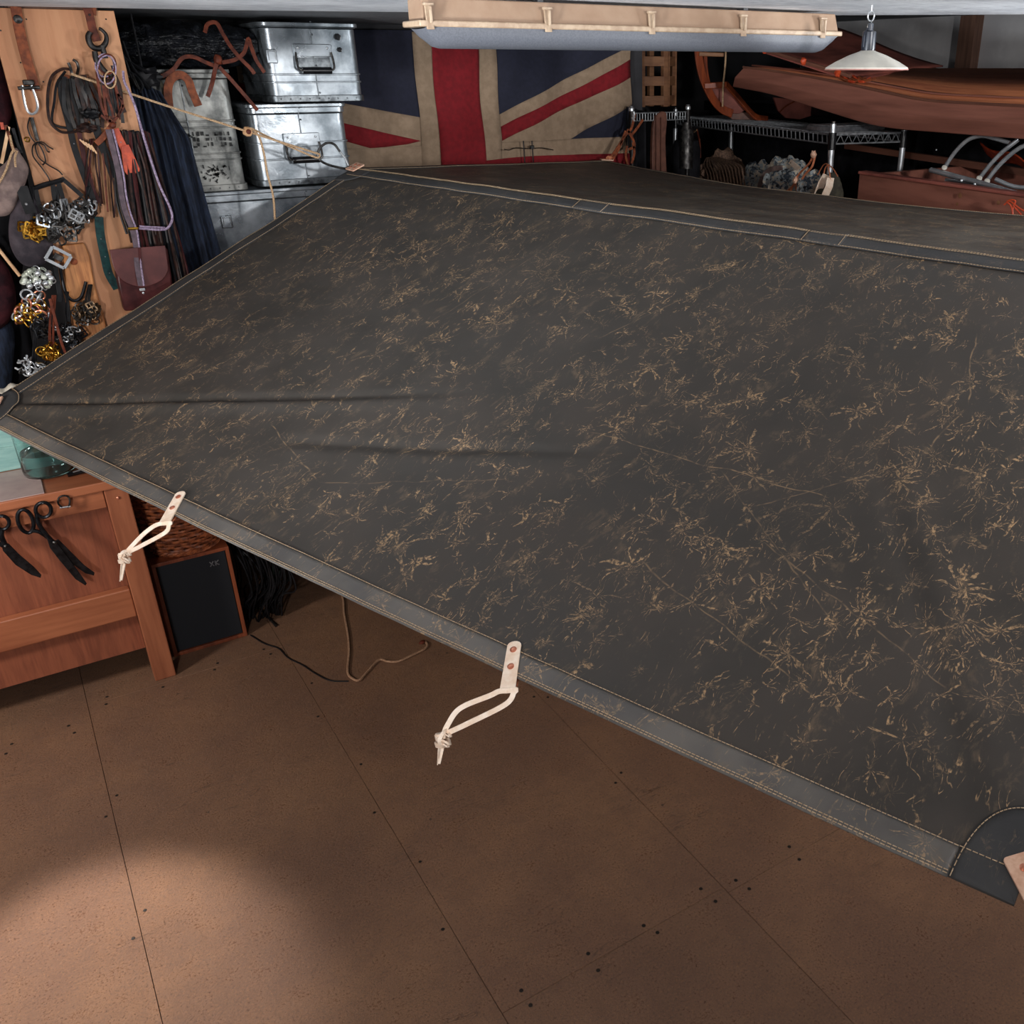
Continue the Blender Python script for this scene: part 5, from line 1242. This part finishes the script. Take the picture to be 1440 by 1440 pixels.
# bentwood sled
so = V((3.50, 4.25, 1.7)); sn = V((.45, .9, 0)).normalized()
S = lambda x, y, o=0: AP(x, y, so + sn * o, sn)
t = thing('bentwood_sled', 'orange-brown bentwood sled frame standing on the wire rack behind the batten light', 'sled', S(1040, 165))
MB().ribbon(catmull([S(983, 40), S(982, 70), S(985, 95), S(991, 116), S(1003, 140), S(1016, 154), S(1030, 160)], 5), .042, .012, (-.3, -1, .2)).build('runner', M['sled'], t, bevel=.002)
MB().ribbon(catmull([S(992, 40, .03), S(992, 90, .03), S(995, 112, .03), S(998, 122, .03)], 5), .02, .012, (-.3, -1, .2)).build('upright', M['sled'], t, bevel=.002)
MB().ribbon(catmull([S(1020, 117), S(1036, 135), S(1052, 154), S(1064, 165), S(1080, 168)], 5), .034, .012, (.3, -1, .4)).build('runner', M['sled'], t, bevel=.002)
MB().prism([S(x, y, .02) for x, y in ((992, 122), (1020, 119), (1052, 152), (1040, 160), (1014, 158))], sn * .01).build('seat_board', M['hide'], t, bevel=.002)
MB().bar(S(990, 121, -.01), S(1022, 119, -.01), .02, .03).build('crossbar', M['sled'], t, bevel=.004)
MB().bar(S(983, 76, -.01), S(1018, 77, -.01), .014, .02).build('crossbar', M['slat'], t, bevel=.004)
MB().tube(catmull([S(1022, 40, -.03), S(1020, 90, -.03), S(1017, 120, -.03), S(1016, 150, -.03)], 4), .005, 6).build('rope', M['beige_rope'], t)
MB().prism([S(x, y, .05) for x, y in ((1014, 158), (1055, 158), (1078, 169), (1030, 168))], sn * .02).build('foot_board', M['darkwood'], t, bevel=.002)
# curved second runner further right
t = thing('bentwood_sled', 'dark curved hull end of a second sled showing under the long wooden hull', 'sled', S(1110, 150))
MB().prism([S(x, y, .2) for x, y in ((1088, 137), (1120, 140), (1160, 152), (1150, 160), (1125, 168), (1105, 166), (1094, 155))], sn * .03).build('hull_end', M['hide'], t, bevel=.003)
MB().ribbon(catmull([S(1096, 158, .19), S(1104, 150, .19), S(1118, 142, .19)], 4), .008, .004, (-.3, -1, .2)).build('rib', M['sled'], t)
for k_, (ya_, yb_, lb_) in enumerate(((2.1, 3.35, 'added black block keeping the gap behind the chrome stool dark'), (3.45, 5.2, 'added black block keeping the gap behind the wire rack dark'))):
    t = thing('gap_dark_block', lb_, 'crate', (4.35, (ya_ + yb_) / 2, 0))  # made-up dark block, added to cover the lit wall behind the rack
    MB().bb(4.02, 4.85, ya_, yb_, 0, 1.60).build('block_body', M['blackcloth'], t, smooth=False, bevel=.01)
    MB().bb(4.00, 4.87, ya_ - .02, yb_ + .02, 1.601, 1.66).build('lid', M['shine'], t, smooth=False, bevel=.008)  # top slab of the added dark block
# long hull on the rack
HX = 3.30
H_ = lambda x, y: AX(x, y, HX)
t = thing('wooden_hull', 'long reddish-brown wooden boat hull lying across the wire rack at right', 'boat', H_(1250, 180))
top = [H_(1046, 95), H_(1100, 102), H_(1180, 116), H_(1240, 129), H_(1300, 141), H_(1370, 146), H_(1450, 150), H_(1560, 154)]
botp = [H_(1030, 122), H_(1085, 133), H_(1150, 153), H_(1205, 170), H_(1250, 180), H_(1330, 187), H_(1445, 196), H_(1560, 204)]
tc = catmull(top, 4); bc2 = catmull(botp, 4); mb = MB(); n = len(tc)
for i in range(n): mb.v += [bc2[i], bc2[i].lerp(tc[i], .5) + V((-.022, 0, 0)), tc[i], V((HX + .55, tc[i].y + .15, 1.842)), V((HX + .62, tc[i].y + .15, 1.80)), V((HX + .5, bc2[i].y, bc2[i].z))]
for i in range(n - 1):
    for k in range(6): mb.f.append((i * 6 + k, i * 6 + (k + 1) % 6, i * 6 + 6 + (k + 1) % 6, i * 6 + 6 + k))
mb.f.append((0, 1, 2, 3, 4, 5)); mb.f.append(tuple((n - 1) * 6 + k for k in range(6)))
mb.build('hull_side', M['redwood'], t, bevel=.003)
mb = MB(); nn = len(tc)
for i in range(nn): mb.v += [tc[i] + V((.012, 0, .002)), V((HX + .54, tc[i].y + .15, 1.8455))]
for i in range(nn - 1): mb.f.append((i * 2, i * 2 + 1, i * 2 + 3, i * 2 + 2))
mb.build('deck', wood('deck_wood_lit', (214, 134, 92), (168, 98, 68), .6, 'y', 7), t, solid=.004, off=0)  # lighter wood colour paints in light, as the lamps only graze the deck
MB().tube([p + V((-.004, 0, .002)) for p in tc], .006, 6).build('gunwale', M['darkwood'], t)
MB().ribbon([V((HX + .02, p.y, p.z + .012)) .lerp(V((HX + .5, p.y + .13, 1.85)), .12) for p in tc], .03, .006, (0, 0, 1)).build('deck_strip', M['redwood'], t)
# leather hides stack
t = thing('leather_hides', 'stack of dark red leather hides with frayed orange corner lying on the hull', 'leather', AX(1200, 110, 3.36))
Q = [AX(1200, 108, 3.36), AX(1068, 66, 3.30), AX(1130, 26, 4.0), AX(1326, 94, 4.1)]
for k in range(3):
    q_ = [p - V((0, 0, .012 * k)) + V((.01 * k, -.012 * k, 0)) for p in Q]
    mb = MB(); mb.sheet(lambda a, b: q_[0].lerp(q_[1], a).lerp(q_[3].lerp(q_[2], a), b) + V((0, 0, .008 * math.sin(a * 7 + k) * math.sin(b * 5) )), 20, 16)
    mb.build('hide', M['hide'], t, solid=.006, off=1)
for k in range(5):
    MB().tube(catmull([AX(1176 + k * 8, 104 + k, 3.34), AX(1190 + k * 7, 113 + (k % 2) * 2, 3.32), AX(1204 + k * 7, 110, 3.34)], 4), .006, 6).build('frayed_edge', M['orange' if k % 2 else 'lbrown'], t)
t = thing('wooden_pole', 'brown wooden pole with orange ends lying along the hides', 'pole', AX(1130, 85, 3.25))
MB().tube([AX(1072, 69, 3.27), AX(1196, 107, 3.27)], .009, 8).build('shaft', M['darkwood'], t)
for q_ in ((1075, 70), (1130, 86), (1178, 103)): MB().blob(AX(q_[0], q_[1], 3.255), (.014, .014, .016), 2, .2, 6, q_[0]).build('binding', M['orange'], t)
# open wooden chest below
xa_, xb_ = V((3.17, 3.10)), V((3.05, 2.0))
t = thing('wooden_chest', 'large open red-brown wooden chest with paint chips behind the far tarpaulin edge', 'chest', (3.5, 2.4, 0))
ZC = 1.435
MB().prism([V((3.17, 3.02, 0)), V((3.053, 2.03, 0)), V((3.083, 2.03, 0)), V((3.20, 3.02, 0))], (0, 0, ZC)).build('side_panel', M['redwood'], t, smooth=False, bevel=.003)
MB().prism([V((3.16, 3.02, ZC)), V((3.045, 2.03, ZC)), V((3.093, 2.03, ZC)), V((3.21, 3.02, ZC))], (0, 0, .012)).build('top_rim', M['hide'], t, smooth=False, bevel=.003)
MB().bb(3.17, 3.95, 2.99, 3.02, 0, ZC).build('end_panel', M['redwood'], t, smooth=False, bevel=.003)
MB().bb(3.92, 3.95, 2.03, 2.99, 0, ZC).build('side_panel', M['redwood'], t, smooth=False, bevel=.003)
MB().bb(3.09, 3.92, 2.03, 2.06, 0, ZC).build('end_panel', M['redwood'], t, smooth=False, bevel=.003)
MB().bb(3.21, 3.92, 2.06, 2.99, 1.20, 1.22).build('inner_floor', M['shine'], t, smooth=False)
for k, q_ in enumerate(((1350, 275), (1404, 285), (1346, 287))):
    p = AP(q_[0], q_[1], V((3.17, 3.10, 0)), V((.99, -.117, 0))); MB().disc(p, (-1, .11, 0), .010 - .002 * k, .0008, 9).build('paint_chip', M['slat'], t)
# cord loop on chest
t = thing('hanging_rope', 'orange-tan cord loop hanging on the chest side at the right picture edge', 'cord', AX(1425, 290, 3.05))
for seq in ([(1424, 303), (1422, 290), (1416, 284), (1422, 281), (1428, 283), (1426, 290), (1436, 302)], [(1412, 288), (1420, 283), (1432, 292), (1446, 300)], [(1426, 286), (1424, 296), (1425, 306)]):
    MB().tube(catmull([AX(x, y, 3.0) for x, y in seq], 4), .003, 6).build('strand', M['orange'], t)
# chrome stool frame
t = thing('chrome_stool', 'upturned chrome tubular stool legs lying in the wooden chest', 'stool', AX(1380, 255, 3.35))
K = lambda x, y, o=0: AX(x, y, 3.30 + o)
MB().tube([K(1309, 239), K(1370, 255, -.02), K(1428, 272, -.05)], .011, 14).build('cross_tube', M['chrome'], t)
for seq in ([(1328, 237), (1337, 222), (1350, 206), (1364, 195), (1382, 191), (1400, 195), (1420, 201)], [(1377, 251), (1392, 232), (1408, 215), (1422, 204), (1432, 196)], [(1388, 254), (1402, 236), (1418, 220), (1434, 208), (1452, 200)], [(1400, 252), (1425, 262), (1452, 264)], [(1330, 253), (1365, 258), (1390, 262)]):
    MB().tube(catmull([K(x, y, .02 + .05 * (i / len(seq))) for i, (x, y) in enumerate(seq)], 5), .0085, 12).build('leg_tube', M['chrome'], t)
for q_ in ((1352, 254), (1371, 259)): MB().disc(K(q_[0], q_[1], -.03), (-.7, -.7, 0), .006, .003, 10, .001).build('bolt', M['chrome'], t)
for q_ in ((1328, 236), (1377, 251), (1388, 255)): MB().disc(K(q_[0], q_[1], .0), (-.5, -.5, .7), .0115, .006, 12, .001).build('ferrule', M['enamel'], t)
t = thing('orange_canvas', 'bright orange-brown leather piece behind the chrome stool', 'leather', AX(1410, 215, 3.9))
MB().sheet(lambda a, b: AX(1378, 200, 3.75).lerp(AX(1470, 240, 3.6), a) + V((.0, .0, -.05 * b - .012 * math.sin(a * 9))) + V((.06 * b, 0, 0)), 20, 8).build('piece', M['orange'], t, solid=.006)
t = thing('wooden_batten', 'long brown batten leaning inside the dark gap behind the chrome stool', 'batten', AX(1280, 215, 3.9))
MB().bar(AX(1190, 205, 3.85), AX(1452, 244, 3.80), .03, .03).build('batten_body', M['darkwood'], t, bevel=.002)
MB().disc(AX(1316, 210, 3.80), (-1, -1, 0), .004, .03, 8).build('bolt', M['chrome'], t)
t = thing('grey_box', 'flat pale grey box lying on the wire rack end under the hull', 'box', RP(1250, 205, .1))
MB().bb(3.20, 3.52, 3.22, 3.40, 1.592, 1.612).build('box_body', M['badge'], t, smooth=False, bevel=.003); MB().bb(3.205, 3.515, 3.225, 3.395, 1.6125, 1.617).build('lid', M['steelrack'], t, bevel=.002)

# bags below the rack
def BP(x, y, o=-.03): return RP(x, y, o)
t = thing('camouflage_bag', 'camouflage canvas rucksack hanging under the wire rack rail', 'bag', BP(1100, 275))
sc_ppm = 1.0
def ppm(p): return FPX / (p - CAM).dot(FW)
c_ = BP(1106, 262, .06); k_ = 1 / ppm(c_)
Rr = Matrix((Rt, Fh, V((0, 0, 1)))).transposed()
MB().blob(c_, (.115, .06, .135), 4, .16, 6, 2, Rr).build('bag_body', M['camo'], t)
MB().blob(c_ + V((0, 0, .085)), (.09, .05, .04), 4, .25, 8, 5, Rr).build('bag_top', M['camo'], t)
MB().blob(BP(1142, 268, .0), (.06, .03, .085), 3, .2, 6, 7, Rr).build('side_pocket', M['camo'], t)
MB().blob(BP(1066, 262, .12), (.085, .05, .11), 4, .25, 7, 9, Rr).build('side_pocket', M['camo'], t)
MB().ribbon(catmull([BP(1066, 270, -.02), BP(1072, 250, -.03), BP(1084, 238, -.04), BP(1100, 236, -.03)], 4), .022, .005, -Fh).build('shoulder_strap', M['greycloth'], t)
MB().ribbon(catmull([BP(1111, 227, -.03), BP(1124, 238, -.03)], 4), .022, .004, -Fh).build('leather_patch', M['tan'], t)
for (x, y) in ((1112, 229), ): MB().disc(BP(x, y, -.036), -RN, .003, .002, 8).build('rivet', M['steel'], t)
t = thing('leather_toggles', 'pair of tan leather toggles knotted on the camouflage rucksack', 'toggle', BP(1130, 240))
for seq in ([(1144, 218), (1138, 230), (1126, 242), (1120, 250)], [(1146, 220), (1142, 234), (1133, 244), (1128, 252)], [(1112, 268), (1118, 256), (1122, 250)], [(1096, 272), (1108, 268), (1118, 258)], [(1120, 252), (1119, 262), (1123, 272)]):
    MB().ribbon(catmull([BP(x, y, -.05) for x, y in seq], 4), .009, .003, -Fh).build('lace', M['patch_edge'], t)
for q_ in ((1144, 217), (1119, 253)): MB().blob(BP(q_[0], q_[1], -.055), (.014, .012, .016), 2, .2, 6, q_[0]).build('knot', M['patch'], t)
t = thing('olive_bag', 'olive canvas bag with two pale leather straps beside the rack post', 'bag', BP(1160, 285))
MB().blob(BP(1166, 276, .0), (.06, .03, .10), 4, .1, 6, 3, Rr).build('bag_body', M['olive'], t)
MB().ribbon([BP(1162, 246, -.05), BP(1156, 256, -.05), BP(1148, 278, -.05)], .032, .004, -Fh).build('strap', M['tan'], t)
MB().ribbon([BP(1168, 250, -.05), BP(1166, 262, -.05), BP(1158, 280, -.05)], .032, .004, -Fh).build('strap', M['tan'], t)
MB().tube(catmull([BP(1158, 250, -.05), BP(1160, 238, -.05), BP(1164, 232, -.05), BP(1166, 240, -.05), BP(1168, 252, -.05)], 4), .003, 6).build('cord', M['patch_edge'], t)
MB().tube(catmull([BP(1150, 246, -.05), BP(1158, 232, -.05), BP(1164, 231, -.05), BP(1172, 238, -.05), BP(1178, 248, -.05)], 4), .0025, 6).build('cord', M['patch_edge'], t)
MB().tube([BP(1164, 232, -.05), BP(1164, 205, -.01)], .002, 5).build('hanger', M['black'], t)
t = thing('net_bag', 'brown net bag of coiled rope hanging left of the camouflage rucksack', 'bag', BP(1015, 262))
MB().blob(BP(1016, 250, .08), (.12, .06, .13), 4, .25, 8, 12, Rr).build('bag_body', M['ropegrey'], t)
for k in range(12):
    x = 992 + k * 4.5; MB().tube(catmull([BP(994 + k * 1.5, 222, 0), BP(x - 2, 232, -.02), BP(x + 3, 244, -.03), BP(x + 6, 262, -.02)], 4), .005, 6).build('net_cord', M['ropegrey'], t)
MB().tube(catmull([BP(980, 182, 0), BP(984, 200, 0), BP(985, 222, 0)], 4), .005, 6).build('hanging_cord', M['rust'], t)
MB().tube(catmull([BP(980, 183, -.01), BP(970, 192, -.01), BP(972, 210, -.01), BP(978, 217, -.01)], 4), .003, 6).build('cord', M['beige_rope'], t)
MB().tube(catmull([BP(980, 183, -.01), BP(968, 188, -.01), BP(958, 202, -.01)], 4), .003, 6).build('cord', M['beige_rope'], t)
MB().blob(BP(981, 246, -.04), (.012, .012, .02), 2, .2).build('toggle', M['patch'], t)
FP = lambda x, y, o=0.: AY(x, y, 4.16 + o)
t = thing('black_flask_bag', 'black cylindrical bag with a shiny top standing by the far end of the rack', 'bag', FP(960, 240, -.05))
c_ = FP(965, 200, .02); 
MB().lathe(V((c_.x, c_.y, 1.05)), [(.0001, 0), (.07, 0), (.075, .02), (.075, .42), (.06, .46), (.0001, .465)], 28).build('bag_body', M['blackcloth'], t)
MB().lathe(V((c_.x - .035, c_.y - .05, 1.42)), [(.0001, -.04), (.035, -.04), (.035, .14), (.022, .165), (.022, .18), (.0001, .18)], 20).build('flask', M['steel'], t)
t = thing('brown_plank', 'narrow red-brown grooved plank with a rounded top leaning between flag and rack', 'plank', FP(925, 240, -.05))
pts = catmull([FP(x, y, -.05) for x, y in ((917, 245), (918, 190), (921, 168), (928, 158), (936, 158), (938, 170), (936, 200), (938, 250))], 4)
pts = [V((p.x, p.y, p.z)) for p in pts] ; lowz = .02
pts = [V((pts[0].x, pts[0].y, lowz))] + pts + [V((pts[-1].x, pts[-1].y, lowz))]
MB().prism(pts, (0, .02, 0)).build('plank_body', M['darkwood'], t, bevel=.002)
for x in (923, 930): MB().bar(FP(x, 165, -.062), FP(x, 250, -.062), .004, .004).build('groove', M['darkwood'], t)
t = thing('leather_harness', 'tan leather harness straps hanging from the far rack post by the flag edge', 'harness', FP(880, 200, -.08))
F2 = lambda x, y: FP(x, y, -.09)
for seq in ([(893, 160), (888, 180), (878, 192), (868, 208), (858, 222)], [(882, 182), (890, 196), (892, 206), (884, 210)], [(880, 184), (872, 205), (862, 224)], [(904, 168), (896, 180), (888, 190)], [(882, 205), (880, 218), (883, 232)], [(890, 200), (892, 215), (888, 230)]):
    MB().ribbon(catmull([F2(x, y) for x, y in seq], 4), .012, .003).build('strap', M['lbrown'], t)
MB().blob(F2(857, 222), (.018, .012, .010), 2, .25).build('knot', M['patch_edge'], t)
for k in range(3): MB().tube([F2(891 - k, 157 + k * 4), F2(892, 162 + k * 4)], .006, 8).build('buckle', M['chrome'], t)
t = thing('dark_garment', 'black garment hanging between the flag edge and brown plank', 'garment', FP(900, 230, 0))
MB().sheet(lambda a, b: FP(882, 150, .02).lerp(FP(918, 160, .02), a) + V((.03 * (a - .5) * b, .02 * math.sin(a * 18), -.6 * b)), 24, 12).build('cloth', M['blackcloth'], t, solid=.004)
